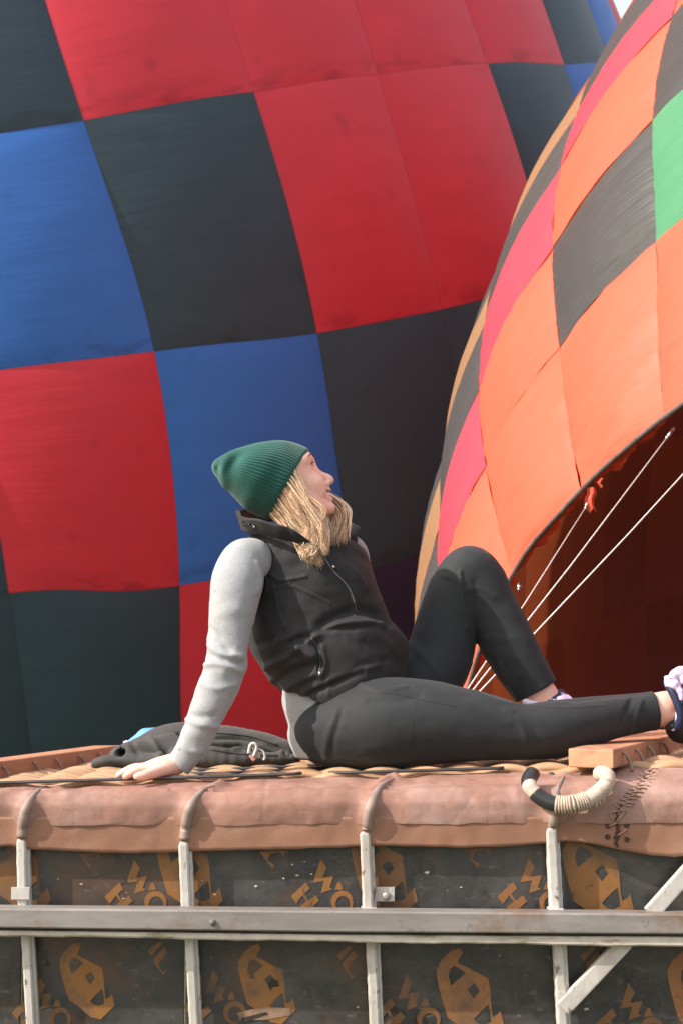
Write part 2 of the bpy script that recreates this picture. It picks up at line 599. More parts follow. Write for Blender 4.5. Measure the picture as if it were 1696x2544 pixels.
class Envelope:
    """balloon envelope: an ellipsoid of revolution with gores (u) and rings (v), seams slackened as in the photo"""

    def __init__(s, d, v_min, v_max):
        s.C = np.array(d['C']) * d['scale'] + CAM
        s.R = d['R'] * d['scale']
        s.k = d['k']
        s.sil = d.get('sil')
        a = np.array(d['a'])
        s.a = a / np.linalg.norm(a)
        e = np.array([0, -1.0, 0])
        e = e - s.a * (e @ s.a)
        s.e = e / np.linalg.norm(e)
        s.f = np.cross(s.a, s.e)
        s.ph0, s.dl = d['ph0'], d['dl']
        t = d['t']
        st0, st1 = t[1] - t[0], t[-1] - t[-2]
        n0, n1 = 40, 60
        s.vk = np.arange(-n0, len(t) + n1)
        s.tk = np.concatenate([t[0] + st0 * np.arange(-n0, 0), t, t[-1] + (t[-1] - t[0]) / (len(t) - 1) * np.arange(1, n1 + 1)])
        s.rp = [(r[0], r[1], r[2]) for r in d['res'] if r[2] is not None]
        s.rt = [(r[0], r[1], r[3]) for r in d['res'] if r[3] is not None]

    def warp(s, u, v, pts):
        num = np.zeros_like(u)
        den = np.full_like(u, 0.05)
        for (a, b, d) in pts:
            w = np.exp(-((u - a) ** 2 + (v - b) ** 2) / (2 * 0.42 ** 2))
            num += w * d
            den += w
        return num / den

    def pt(s, u, v, bulge=0.0):
        u, v = np.asarray(u, float), np.asarray(v, float)
        lat = np.interp(v, s.vk, s.tk) + s.warp(u, v, s.rt)
        lat = np.clip(lat, -1.5707, 1.5707)
        ph = s.ph0 + u * s.dl + s.warp(u, v, s.rp)
        cl, sl = np.cos(lat), np.sin(lat)
        rr = s.R + bulge
        if s.sil is not None:
            w = np.clip((v - .8) / 1.7, 0, 1)
            rr = rr + np.interp(u, *s.sil) * w * w * (3 - 2 * w)
        p = s.C + (rr * cl * np.cos(ph))[..., None] * s.e + (rr * cl * np.sin(ph))[..., None] * s.f + (rr * s.k * sl)[..., None] * s.a
        z = p[..., 2]
        p[..., 2] = np.where(z < 0.6, 0.05 + 0.55 * np.exp(np.minimum(z - 0.6, 0) / 0.55), z)
        return p

    def panel(s, u0, v0, parent, mat, n=14, amp=0.05, name='fabric_panel', wr=0.0, seed=0):
        g = np.linspace(0, 1, n + 1)
        U, V = np.meshgrid(g, g, indexing='ij')
        b = amp * (np.sin(np.pi * U) ** 0.7) * (0.35 + 0.65 * np.sin(np.pi * V) ** 0.6)
        if wr:
            q = np.stack([U.ravel() * 1.3 + seed * 3.1, V.ravel() * 7 + U.ravel() * 1.5, np.full(U.size, seed * 1.7)], 1)
            w = np.abs(vnoise(q, 1.0, 3)).reshape(U.shape) + 0.5 * np.abs(vnoise(q * 2.3, 1.0, 5)).reshape(U.shape)
            edge = np.exp(-np.minimum(U, 1 - U) / 0.22) + 0.5 * np.exp(-np.minimum(V, 1 - V) / 0.15)
            b = b - wr * w * (0.25 + edge) * np.sin(np.pi * np.clip(U, 0.01, 0.99)) ** 0.3
        p = s.pt(u0 + U, v0 + V, b)
        vv = p.reshape(-1, 3)
        idx = np.arange((n + 1) ** 2).reshape(n + 1, n + 1)
        F = np.stack([idx[:-1, :-1].ravel(), idx[1:, :-1].ravel(), idx[1:, 1:].ravel(), idx[:-1, 1:].ravel()], 1)
        uv = np.stack([u0 * 1.37 + v0 * 0.71 + U.ravel(), v0 * 2.11 + u0 * 0.53 + V.ravel()], 1)
        o = mesh(name, vv, F, parent, mat, True, uv)
        me = o.data
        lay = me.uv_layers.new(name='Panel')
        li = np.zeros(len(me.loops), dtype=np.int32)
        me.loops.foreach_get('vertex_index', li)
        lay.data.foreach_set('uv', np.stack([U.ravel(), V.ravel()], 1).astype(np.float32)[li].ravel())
        return o

    def rest(s, cells, colour, parent, mats, n=4, amp=0.05, name='envelope_remainder'):
        V, F, UVs, MI = [], [], [], []
        g = np.linspace(0, 1, n + 1)
        U, W = np.meshgrid(g, g, indexing='ij')
        b = amp * np.sin(np.pi * U) * np.sin(np.pi * W)
        idx = np.arange((n + 1) ** 2).reshape(n + 1, n + 1)
        F0 = np.stack([idx[:-1, :-1].ravel(), idx[1:, :-1].ravel(), idx[1:, 1:].ravel(), idx[:-1, 1:].ravel()], 1)
        for c, (u0, v0) in enumerate(cells):
            V.append(s.pt(u0 + U, v0 + W, b).reshape(-1, 3))
            F.append(F0 + c * (n + 1) ** 2)
            UVs.append(np.stack([u0 * 1.37 + U.ravel(), v0 * 2.11 + W.ravel()], 1))
            MI += [colour(u0, v0)] * len(F0)
        o = mesh(name, np.concatenate(V), np.concatenate(F), parent, None, True, np.concatenate(UVs))
        for m in mats:
            o.data.materials.append(m)
        o.data.polygons.foreach_set('material_index', MI)
        o['kind'] = 'stuff'
        return o


# -- the big standing balloon behind her. v grows downwards, u to the right. row 0 of the photo is v -1..0
left_balloon = thing('hot_air_balloon', 'huge balloon envelope of red, blue and dark slate squares filling the back on the left', 'hot air balloon',
                     group='balloon envelopes being inflated')
EL = Envelope(LB, -8, 12)
LPAT = {(-1, 0): 'S', (-1, 1): 'R', (-1, 2): 'R', (-1, 3): 'R', (-1, 4): 'R', (-1, 5): 'S', (-1, 6): 'B', (-1, -1): 'B',
        (0, 0): 'B', (0, 1): 'S', (0, 2): 'R', (0, 3): 'R', (0, 4): 'S', (0, 5): 'B', (0, -1): 'R',
        (1, -1): 'S', (1, 0): 'R', (1, 1): 'B', (1, 2): 'S', (1, 3): 'S', (1, 4): 'R', (1, 5): 'S',
        (2, -1): 'S', (2, 0): 'S', (2, 1): 'R', (2, 2): 'N', (2, 3): 'N', (2, 4): 'S'}
LM = {'S': SLATE, 'R': RED, 'B': BLUE, 'N': NAVY}


def lcol(r, c):
    if (r, c) in LPAT:
        return LPAT[(r, c)]
    return 'SRBSRR'[(c + r * 2) % 6]


ind = set()
for r in range(-2, 3):
    for c in range(-2, 9):
        ind.add((c, r))
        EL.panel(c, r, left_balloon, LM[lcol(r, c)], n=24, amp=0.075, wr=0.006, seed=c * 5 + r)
rest = [(c, r) for c in range(-18, 22) for r in range(-8, 9) if (c, r) not in ind]
LK = ['S', 'R', 'B', 'N']
EL.rest(rest, lambda u, v: LK.index(lcol(v, u)), left_balloon, [LM[k] for k in LK], n=4, amp=0.06)

# -- the nearer balloon on the right, its mouth open towards us. v grows from the mouth, u to the left
right_balloon = thing('hot_air_balloon', 'orange, pink, green and black balloon at the right with its dark mouth open', 'hot air balloon',
                      group='balloon envelopes being inflated')
ER = Envelope(RB, 0, 20)
RPAT = {(0, -2): 'O', (0, -1): 'O', (0, 0): 'O', (0, 1): 'O', (0, 2): 'O', (0, 3): 'O',
        (1, -1): 'G', (1, 0): 'K', (1, 1): 'O', (1, 2): 'P', (1, 3): 'K', (1, 4): 'T',
        (2, -1): 'K', (2, 0): 'O', (2, 1): 'P', (2, 2): 'K', (2, 3): 'T', (2, 4): 'K',
        (3, -1): 'O', (3, 0): 'P', (3, 1): 'K', (3, 2): 'T', (3, 3): 'K',
        (4, -1): 'P', (4, 0): 'K', (4, 1): 'T', (4, 2): 'K'}
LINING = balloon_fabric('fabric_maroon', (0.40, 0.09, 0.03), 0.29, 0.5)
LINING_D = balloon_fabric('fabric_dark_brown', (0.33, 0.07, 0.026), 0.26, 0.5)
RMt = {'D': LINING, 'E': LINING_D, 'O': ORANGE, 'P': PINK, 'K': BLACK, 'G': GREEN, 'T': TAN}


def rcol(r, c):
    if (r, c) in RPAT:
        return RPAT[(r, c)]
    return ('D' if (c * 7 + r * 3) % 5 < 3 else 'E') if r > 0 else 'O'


ind = set()
for r in range(0, 6):
    for c in range(-3, 5):
        ind.add((c, r))
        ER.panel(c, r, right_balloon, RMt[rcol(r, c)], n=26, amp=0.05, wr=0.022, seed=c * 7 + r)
NGO = 30
rest = [(c, r) for c in range(-13, -13 + NGO) for r in range(0, 27) if (c, r) not in ind]
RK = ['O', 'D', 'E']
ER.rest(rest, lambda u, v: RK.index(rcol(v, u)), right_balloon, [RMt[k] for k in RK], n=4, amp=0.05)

# mouth tape, scoop flaps, shackles and cables
TAPE = material('mouth_tape', (0.10, 0.075, 0.07), 0.6, 0.3, 30)
FLAP = balloon_fabric('fabric_flap', (0.62, 0.06, 0.02), 0.2, 0.6)
CHROME = material('shackle_steel', (0.7, 0.7, 0.72), 0.25, 0.1, 30, metal=1.0)
CABLE = material('cable_white', (0.66, 0.62, 0.58), 0.5, 0.25, 60)
uu = np.linspace(-6, 16, 441)
mouth = ER.pt(uu, np.zeros_like(uu))
tube('mouth_tape', mouth, 0.013, right_balloon, TAPE, 8)
cM = mouth.mean(0)


def inward(p, d):
    q = ER.C + ER.a * ((p - ER.C) @ ER.a)
    n = q - p
    n /= np.linalg.norm(n)
    return p + n * d


for seg in range(-4, 4):
    us = np.linspace(seg + 0.03, seg + 0.97, 40)
    top = ER.pt(us, np.zeros_like(us) + 0.03)
    V = []
    for j in range(5):
        f = j / 4
        for i, p in enumerate(top):
            dep = 0.055 * (math.sin(math.pi * i / 39) ** 0.5) * (0.75 + 0.3 * math.sin(i * 0.33 + seg) + 0.1 * math.sin(i * 1.3))
            q = inward(p, 0.015 + f * dep) + ER.a * (0.012 * math.sin(i * .8 + j) * f - 0.03 * f)
            V.append(q)
    F = [(j * 40 + i, j * 40 + i + 1, (j + 1) * 40 + i + 1, (j + 1) * 40 + i) for j in range(4) for i in range(39)]
    mesh('scoop_flap', V, F, right_balloon, FLAP, True, [(v[0], v[2]) for v in V])

RING = P(1077, 1838, 5.25)
for u in range(-1, 3):
    p = ER.pt(np.array([u * 1.0]), np.array([0.0]))[0]
    p2 = inward(p, 0.10) + ER.a * 0.03
    d = (RING - p2) / np.linalg.norm(RING - p2)
    side = np.cross(d, ER.a)
    side /= np.linalg.norm(side)
    loop = [p2 - d * 0.045 + d * 0.045 * math.cos(t) + side * 0.022 * math.sin(t) for t in np.linspace(0, 2 * math.pi, 17)]
    tube('shackle', loop, 0.008, right_balloon, CHROME, 6)
    if u < 2:
        tube('suspension_cable', [p2, p2 * 0.5 + RING * 0.5 + np.array([0, 0, -0.012]), RING], 0.0029, right_balloon, CABLE, 6)
tube('cable_ring', [RING + np.array([0.05 * math.cos(t), 0.0, 0.05 * math.sin(t)]) for t in np.linspace(0, 2 * math.pi, 25)], 0.010,
     right_balloon, CHROME, 6)
tube('tether_strap', [RING + np.array([0, 0, -.045]), RING * .5 + np.array([RING[0], 4.97, 1.30]) * .5 - np.array([0, 0, .03]), (RING[0], 4.985, 1.285)], 0.012, right_balloon, TAPE, 6)
# loose strips of the orange scoop hanging under the edge
for (px, py, w, hgt) in ((1452, 1232, .05, .12), (1478, 1205, .025, .05)):
    u = np.interp(px, [1270, 1437, 1644], [2, 1, 0])
    p0 = inward(ER.pt(np.array([u]), np.array([0.0]))[0], .05)
    V = [(p0[0] + w * (i / 4 - .5) + .01 * math.sin(j * 1.7 + px), p0[1] + .015 * math.sin(i * 1.9), p0[2] + .03 - hgt * j / 4 * (1 + .12 * math.sin(i * 2.2))) for j in range(5) for i in range(5)]
    mesh('hanging_strip', V, [(j * 5 + i, j * 5 + i + 1, j * 5 + i + 6, j * 5 + i + 5) for j in range(4) for i in range(4)], right_balloon, ORANGE, True, [(v[0], v[2]) for v in V])

# ------------------------------------------------------------------ the basket, lying on its side
basket = thing('balloon_basket', 'wicker balloon basket lying on its side with brown leather edge and white metal frame', 'balloon basket')
LEATHER = material('leather', (0.265, 0.140, 0.106), 0.58, 0.16, 5, 0.4, 240, 0.0012, 0.35,
                   layers=(((0.38, 0.245, 0.215), 3.6, 0.46, 0.66, None), ((0.19, 0.095, 0.07), 2.3, 0.54, 0.72, (1, 1, 2)), ((0.22, 0.10, 0.065), 9, 0.58, 0.78, None), ((0.36, 0.26, 0.215), 48, 0.60, 0.76, (.35, 1, 1)),
                           ((0.15, 0.075, 0.05), 70, 0.66, 0.78, None)))
LEATHER_T = material('leather_tan', (0.27, 0.135, 0.088), 0.65, 0.14, 8, 0.4, 260, 0.001, 0.35,
                     layers=(((0.22, 0.10, 0.06), 12, 0.52, 0.78, None), ((0.15, 0.06, 0.035), 30, 0.62, 0.74, None), ((0.34, 0.21, 0.155), 7, .55, .8, (.5, 1, 1))))
LEATHER_G = material('leather_worn_grey', (0.25, 0.185, 0.16), 0.6, 0.25, 25, 0.4, 150, 0.001, 0.35)
PLY = material('film_faced_plywood', (0.034, 0.033, 0.0325), 0.42, 0.35, 3, 0.35, 120, 0.001, 0.5,
               layers=(((0.080, 0.074, 0.070), 6, 0.46, 0.70, (1, 1, 1.6)), ((0.095, 0.050, 0.030), 4.3, 0.50, 0.70, None), ((0.055, 0.050, 0.047), 60, 0.50, 0.70, (1, 1, .25)),
                       ((0.15, 0.14, 0.135), 26, 0.60, 0.76, (1, 1, 2.2)), ((0.012, 0.011, 0.010), 9, 0.58, 0.68, None), ((0.20, 0.185, 0.17), 90, 0.70, 0.76, None)))
WHITE = material('white_paint_worn', (0.50, 0.475, 0.44), 0.55, 0.14, 14, 0.2, 160, 0.001, 0.4,
                 layers=(((0.36, 0.32, 0.285), 11, 0.46, 0.70, (1, 1, 0.35)), ((0.13, 0.085, 0.06), 34, 0.60, 0.66, (1, 1, 0.5)),
                         ((0.27, 0.13, 0.06), 17, 0.62, 0.76, None), ((0.24, 0.22, 0.2), 60, 0.62, 0.70, (1, 1, .3))))
RAILM = material('rail_weathered', (0.235, 0.215, 0.20), 0.5, 0.25, 6, 0.2, 180, 0.001, 0.4, stretch=(0.4, 1, 2),
                 layers=(((0.15, 0.137, 0.128), 7, 0.45, 0.75, (0.35, 1, 1.5)), ((0.17, 0.085, 0.045), 3.2, 0.52, 0.68, None), ((0.09, 0.08, 0.072), 22, 0.62, 0.75, None),
                         ((0.40, 0.38, 0.36), 30, 0.66, 0.78, (0.3, 1, 1))))
LIPM = material('rail_lip_mossy', (0.50, 0.45, 0.39), 0.6, 0.2, 12, 0.3, 160, 0.001, 0.35,
                layers=(((0.16, 0.15, 0.03), 7, 0.52, 0.66, (0.6, 1, 3)), ((0.22, 0.085, 0.045), 16, 0.58, 0.72, (0.5, 1, 2))))
CANE = material('wicker_cane', (0.43, 0.26, 0.15), 0.5, 0.25, 9, 0.4, 120, 0.001, 0.45, stretch=(1, 1, 1),
                layers=(((0.32, 0.15, 0.055), 20, 0.55, 0.75, (0.3, 2, 2)),))
CANE_D = material('wicker_stake', (0.06, 0.045, 0.04), 0.6, 0.3, 20)
DARKSTRAP = material('dark_strap', (0.05, 0.047, 0.05), 0.55, 0.4, 20, 0.3, 150)
WOOD = material('wooden_runner', (0.42, 0.205, 0.12), 0.55, 0.16, 4, 0.25, 60, 0.001, 0.35, stretch=(6, 0.7, 6),
                layers=(((0.28, 0.115, 0.07), 6, 0.5, 0.75, (3, 0.6, 3)), ((0.20, 0.10, 0.06), 14, 0.6, 0.72, (5, .5, 5)), ((0.55, 0.33, 0.22), 5, 0.58, 0.8, None)))
TIE = material('rawhide_tie', (0.30, 0.22, 0.17), 0.6, 0.3, 40)
STEEL = material('bolt_steel', (0.40, 0.36, 0.33), 0.45, 0.3, 60, metal=0.7)
PRINT_C = [(0.25, 0.112, 0.032), (0.18, 0.086, 0.034), (0.25, 0.108, 0.040)]
PRINTS = [material('stencil_print_%s' % n, c, 0.45, 0.2, 7, 0.15, 120, 0.001, 0.45,
                   layers=(((0.075, 0.055, 0.042), 7.0, 0.48, 0.72, None), ((0.055, 0.048, 0.042), 22, 0.60, 0.67, None), ((0.085, 0.07, 0.06), 60, 0.58, 0.70, (1, 1, .3))))
          for n, c in zip(('ochre', 'brown', 'orange'), PRINT_C)]

XL, XR = -1.12, 1.12
YP = 3.800                                               # face of the plywood bottom


def zw(X):
    return 1.285 + 0.029 * X


# plywood panels, one per bay above and below the rail
posts_px = [56, 461, 917, 1385]


def xz(px, py, Y=YP):
    p = P(px, py, Y)
    return p[0], p[2]


pxs = [-330] + posts_px + [1800]
panels = {}
for i in range(5):
    xa, _ = xz(pxs[i] if i else -330, 2300)
    xb, _ = xz(pxs[i + 1], 2300)
    zt = P(850, 2050, YP)[2]
    zm = P(850, 2310, YP)[2]
    panels[(i, 0)] = box('plywood_panel', xa + .002, xb - .002, YP, YP + .018, zm + .001, zt, basket, PLY, 0.0012)
    panels[(i, 1)] = box('plywood_panel', xa + .002, xb - .002, YP, YP + .018, 0.06, zm - .001, basket, PLY, 0.0012)


def printed(name, polys, mat, parent, Y=YP - 0.0012):
    """flat stencilled print on a panel; the later polygons are holes of the first"""
    cu = bpy.data.curves.new(name, 'CURVE')
    cu.dimensions = '2D'
    cu.fill_mode = 'BOTH'
    for pl in polys:
        sp = cu.splines.new('POLY')
        sp.points.add(len(pl) - 1)
        for q, (px, py) in zip(sp.points, pl):
            x, z = xz(px, py, Y)
            q.co = (x, z, 0, 1)
        sp.use_cyclic_u = True
    tmp = bpy.data.objects.new(name, cu)
    COL.objects.link(tmp)
    bpy.context.view_layer.update()
    dg = bpy.context.evaluated_depsgraph_get()
    me = bpy.data.meshes.new_from_object(tmp.evaluated_get(dg))
    bpy.data.objects.remove(tmp)
    for v in me.vertices:
        v.co = (v.co.x, Y, v.co.y)
    me.materials.clear()
    o = link(name, me, parent, mat, smooth=False)
    return o


LOGO = [[(590, 870), (640, 858), (662, 885), (625, 955), (700, 990), (830, 1060), (842, 1120), (855, 1290), (862, 1318), (890, 1300), (912, 1275),
         (935, 1365), (820, 1480), (740, 1460), (640, 1375), (560, 1320), (535, 1240), (510, 1150), (490, 1060), (485, 1000), (520, 935)],
        [(600, 975), (640, 992), (680, 1025), (585, 1108), (567, 1050), (575, 1000)],
        [(690, 1130), (740, 1090), (775, 1145), (735, 1195)],
        [(735, 1330), (790, 1270), (833, 1232), (845, 1290), (850, 1350), (800, 1370), (758, 1356)]]


def clip_poly(pl, c):
    for ax, lim, sg in ((0, c[0], 1), (0, c[2], -1), (1, c[1], 1), (1, c[3], -1)):
        out = []
        for a, b in zip(pl, pl[1:] + pl[:1]):
            ia, ib = (a[ax] - lim) * sg >= 0, (b[ax] - lim) * sg >= 0
            if ia:
                out.append(a)
            if ia != ib:
                t = (lim - a[ax]) / (b[ax] - a[ax])
                out.append((a[0] + (b[0] - a[0]) * t, a[1] + (b[1] - a[1]) * t))
        pl = out
        if not pl:
            return []
    return pl


def logo(cx, cy, s, panel, mat, clip=None):
    polys = [[(cx + (x - 700) * .306 * s, cy + (y - 1170) * .306 * s) for x, y in pl] for pl in LOGO]
    if clip is not None:
        polys = [q for q in (clip_poly(pl, clip) for pl in polys) if len(q) > 2]
        if not polys:
            return
    printed('stencil_logo', polys, mat, panels[panel])


def circ(cx, cy, rx, ry, n=18):
    return [(cx + rx * math.cos(2 * math.pi * k / n), cy + ry * math.sin(2 * math.pi * k / n)) for k in range(n)]


def letters(wx, wy, s, panel, mat, ymax=2262):
    """the H, W and O of the print, anchored at the tip of the W"""
    def T(pl):
        return [(wx + (x - 1120) * .3189 * s, min(wy + (y - 170) * .3189 * s, ymax)) for x, y in pl]
    printed('stencil_letter', [T([(1120, 170), (1165, 240), (1130, 315), (1220, 300), (1188, 392), (1212, 405), (1120, 437), (1145, 340), (1058, 356)])], mat, panels[panel])
    printed('stencil_letter', [T([(888, 460), (1005, 350), (1035, 400), (992, 442), (1025, 490), (1080, 450), (1108, 495), (1045, 556), (970, 556), (955, 540),
                                  (1010, 498), (976, 452), (930, 517)])], mat, panels[panel])
    printed('stencil_letter', [T(circ(1285, 505, 88, 90)), T(circ(1290, 520, 56, 62))], mat, panels[panel])
    printed('stencil_mark', [T([(1228, 408), (1250, 352), (1272, 350), (1292, 405), (1262, 412)])], mat, panels[panel])


def corner_mark(x, y, s, panel, mat, poly):
    printed('stencil_mark', [[(x + a * s, y + b * s) for a, b in poly]], mat, panels[panel])


CHEV = [(0, 4), (62, 0), (60, 16), (48, 4), (26, 10), (19, 26), (38, 37), (32, 46)]
ELET = [(0, 24), (29, 0), (42, 2), (10, 38)]
ELE2 = [(15, 46), (45, 12), (54, 28), (29, 58), (38, 77), (48, 77), (42, 86), (20, 58)]
logo(45, 2168, 1.15, (0, 0), PRINTS[1])
logo(468, 2166, 1.2, (1, 0), PRINTS[0])
logo(951, 2166, 1.2, (3, 0), PRINTS[1])
logo(1480, 2180, 1.3, (4, 0), PRINTS[0])
logo(214, 2438, 1.0, (1, 1), PRINTS[0])
logo(660, 2446, 1.05, (2, 1), PRINTS[0])
logo(1163, 2472, 1.22, (3, 1), PRINTS[2])
logo(1742, 2478, 1.3, (4, 1), PRINTS[2], (1390, 2330, 1798, 2600))
letters(334, 2135, 1.0, (1, 0), PRINTS[0])
letters(797, 2134, 1.0, (2, 0), PRINTS[0])
letters(1312, 2130, 1.05, (3, 0), PRINTS[2])
letters(100, 2428, 0.95, (1, 1), PRINTS[1], 2560)
letters(530, 2408, 1.0, (2, 1), PRINTS[1], 2560)
letters(1009, 2420, 1.05, (3, 1), PRINTS[1], 2580)
letters(1560, 2441, 1.1, (4, 1), PRINTS[1], 2600)
corner_mark(196, 2118, .85, (1, 0), PRINTS[1], CHEV)
corner_mark(645, 2112, 1.0, (2, 0), PRINTS[0], CHEV)
corner_mark(1150, 2106, 1.1, (3, 0), PRINTS[1], CHEV)
for (x, y, pn, m) in ((366, 2340, (1, 1), 1), (836, 2350, (2, 1), 1), (1440, 2352, (4, 1), 1)):
    corner_mark(x, y, .95, pn, PRINTS[m], ELET)
    corner_mark(x, y, .95, pn, PRINTS[m], ELE2)

# bare scrape and splintered slot low on the third panel, a few chips of missing film
CHIP = material('chipped_wood', (0.50, 0.40, 0.27), 0.7, 0.4, 50)
SLOT = material('splintered_slot', (0.035, 0.025, 0.02), 0.8, 0.4, 40)
printed('scraped_patch', [[(590, 2516), (650, 2502), (720, 2504), (722, 2522), (660, 2534), (596, 2534)]],
        material('scraped_wood', (0.24, 0.15, 0.10), 0.7, 0.4, 30, layers=(((0.5, 0.42, 0.32), 30, .6, .7, (0.4, 1, 2)),)), panels[(2, 1)], YP - 0.0024)
printed('splintered_slot', [[(598, 2530), (660, 2514), (668, 2520), (602, 2542)]], SLOT, panels[(2, 1)], YP - 0.0030)
r2 = random.Random(3)
for (x, y, w, pn) in [(726, 2148, 6, (2, 0)), (757, 2140, 4, (2, 0)), (738, 2174, 7, (2, 0)), (774, 2172, 5, (2, 0)), (533, 2222, 6, (2, 0)),
                      (503, 2188, 4, (2, 0)), (636, 2202, 7, (2, 0)), (1060, 2167, 9, (3, 0)), (1144, 2204, 5, (3, 0)), (1240, 2374, 4, (3, 1)),
                      (202, 2196, 6, (1, 0)), (306, 2232, 5, (1, 0)), (315, 2218, 3, (1, 0)), (888, 2502, 5, (2, 1)), (1456, 2508, 9, (4, 1)),
                      (145, 2184, 4, (1, 0)), (705, 2182, 5, (2, 0)), (1110, 2213, 3, (3, 0))]:
    w *= .7
    pl = [(x + w * math.cos(t) * r2.uniform(.5, 1.3), y + w * .6 * math.sin(t) * r2.uniform(.4, 1.3)) for t in np.linspace(0, 5.6, 7)]
    printed('film_chip', [pl], CHIP, panels[pn], YP - 0.0026)
# torn hole in the stencilled logo
printed('torn_hole', [[(664, 2443), (676, 2430), (690, 2436), (694, 2450), (676, 2452), (672, 2462), (668, 2452)]], SLOT, panels[(2, 1)], YP - 0.0030)

# --- horizontal rail and its lower lip (gently sagging to the right as in the photo)
YR = 3.700


def strip_beam(name, top, bot, yf, yb, mat, n=30, lump=0.0, seed=1):
    V, F = [], []
    xs = np.linspace(-360, 2050, n)
    for i, x in enumerate(xs):
        t = np.interp(x, [q[0] for q in top], [q[1] for q in top])
        b = np.interp(x, [q[0] for q in bot], [q[1] for q in bot])
        w = lump * (math.sin(x * 0.013 + seed) + 0.6 * math.sin(x * 0.041 + seed * 2) + 0.4 * math.sin(x * .13))
        pt, pb = P(x, t, yf), P(x, b + w, yf)
        c = 0.004
        for (y, z) in ((yb, pb[2]), (yf + c, pb[2]), (yf, pb[2] + c), (yf, pt[2] - c), (yf + c * .4, pt[2] - c * .4), (yf + c, pt[2]), (yb, pt[2])):
            V.append((pt[0], y, z))
    k = 7
    for i in range(n - 1):
        for j in range(k - 1):
            F.append((i * k + j, i * k + j + 1, (i + 1) * k + j + 1, (i + 1) * k + j))
        F.append((i * k + k - 1, i * k, (i + 1) * k, (i + 1) * k + k - 1))
    F.append(tuple(range(k)))
    F.append(tuple((n - 1) * k + j for j in range(k - 1, -1, -1)))
    o = mesh(name, V, F, basket, mat, False)
    return o


strip_beam('rail', [(-360, 2256), (0, 2257), (850, 2264), (1696, 2271)], [(-360, 2302), (0, 2306), (850, 2317), (1696, 2322)], YR, YR + .060, RAILM)
strip_beam('rail_lip', [(-360, 2309), (0, 2312), (850, 2323), (1696, 2328)], [(-360, 2322), (0, 2325), (850, 2341), (1696, 2353)], YR + .012, YR + .085, LIPM, 90, 1.2)
# second rail, out of the photo lower down
box('rail', XL, XR, YR, YR + .06, 0.25, 0.30, basket, RAILM, .004)


def bolt(name, p, r, parent, mat, n=10):
    """round bolt head facing the camera"""
    V, F = [], []
    prof = [(0, -.006), (.55, -.0055), (.85, -.004), (1.0, -.001), (1.0, .004)]
    for q, (f, y) in enumerate(prof):
        for k in range(n):
            t = 2 * math.pi * k / n
            V.append((p[0] + f * r * math.cos(t), p[1] + y, p[2] + f * r * math.sin(t)))
    for q in range(len(prof) - 1):
        for k in range(n):
            F.append((q * n + k, q * n + (k + 1) % n, (q + 1) * n + (k + 1) % n, (q + 1) * n + k))
    return mesh(name, V, F, parent, mat)


bolt('rail_bolt', P(528, 2292, YR - .001), .008, basket, material('bolt_grey', (0.12, 0.13, 0.125), .6, .3, 60))

# --- posts: white flat bars, upper and lower lengths, rounded tops
PW = {0: ((40, 72, 2077), (43, 76, 2262), (51, 82, 2322), (64, 95, 2548)),
      1: ((443, 476, 2086), (450, 483, 2264), (458, 490, 2330), (470, 502, 2548)),
      2: ((894, 928, 2060), (901, 936, 2266), (908, 944, 2338), (918, 953, 2548)),
      3: ((1356, 1391, 2050), (1366, 1401, 2268), (1373, 1409, 2344), (1384, 1420, 2548))}


def post(rows, yf, rounded):
    V, F = [], []
    depth = 0.026
    prof = [(0.0, 1.0), (0.0, .25), (.06, .06), (.16, 0.0), (.60, 0.0), (.74, .12), (.80, .42), (.97, .5), (1.0, 1.0)]
    k = len(prof)
    sty = []
    (l, r, y), (l2, r2, y2) = rows
    if rounded:
        for t in np.linspace(0, 1, 6):
            w = math.sin(t * math.pi / 2)
            c = (l + r) / 2
            h = (r - l) / 2 * max(w, .25)
            sty.append((c - h, c + h, y + (1 - math.cos(t * math.pi / 2)) * 16, (1 - w) * .6))
    for t in np.linspace(0, 1, 14)[(1 if rounded else 0):]:
        sty.append((l + (l2 - l) * t, r + (r2 - r) * t, y + 16 * (1 - t) * rounded + (y2 - y) * t, 0))
    for (a, b, yy, back) in sty:
        pa, pb = P(a, yy, yf), P(b, yy, yf)
        wob = 0.0004 * math.sin(yy * .071 + a) + 0.0003 * math.sin(yy * .19)
        for (u, d) in prof:
            V.append((pa[0] + (pb[0] - pa[0]) * u + wob, yf + depth * (d * (1 - back) + back), pa[2]))
    for i in range(len(sty) - 1):
        for j in range(k - 1):
            F.append((i * k + j, (i + 1) * k + j, (i + 1) * k + j + 1, i * k + j + 1))
    F.append(tuple(range(k)))
    return V, F


for i, (a, b, c, d) in PW.items():
    V, F = post((a, b), 3.757, 1)
    o = mesh('post', V, F, basket, WHITE, False)
    if i == 0 or i == 2:
        q = (28, 74, 2204, 2235) if i == 0 else (929, 980, 2207, 2243)
        c0, c1 = P(q[0], q[3], 3.752), P(q[1], q[2], 3.752)
        br = box('bracket', c0[0], c1[0], 3.752 if i == 0 else 3.775, 3.756 if i == 0 else 3.780, c0[2], c1[2], o, WHITE, .0012)
        if i == 2:
            bolt('bolt', P(959, 2226, 3.771), .0105, o, STEEL)
    # weld foot on the rail
    p0, p1 = P(b[0] - 4, b[2] - 6, 3.752), P(b[1] - 2, b[2], 3.752)
    box('weld_foot', p0[0], p1[0], 3.748, 3.79, P(0, 2258 + i * 3, 3.752)[2], p0[2] + .004, o, WHITE, .001)
    V, F = post((c, (d[0] + 42 * (d[0] - c[0]) / 220, d[1] + 42 * (d[1] - c[1]) / 220, 2590)), 3.752, 0)
    mesh('post', V, F, basket, WHITE, False)

# diagonal brace, one length above and one below the rail, with the gusset where it meets the post


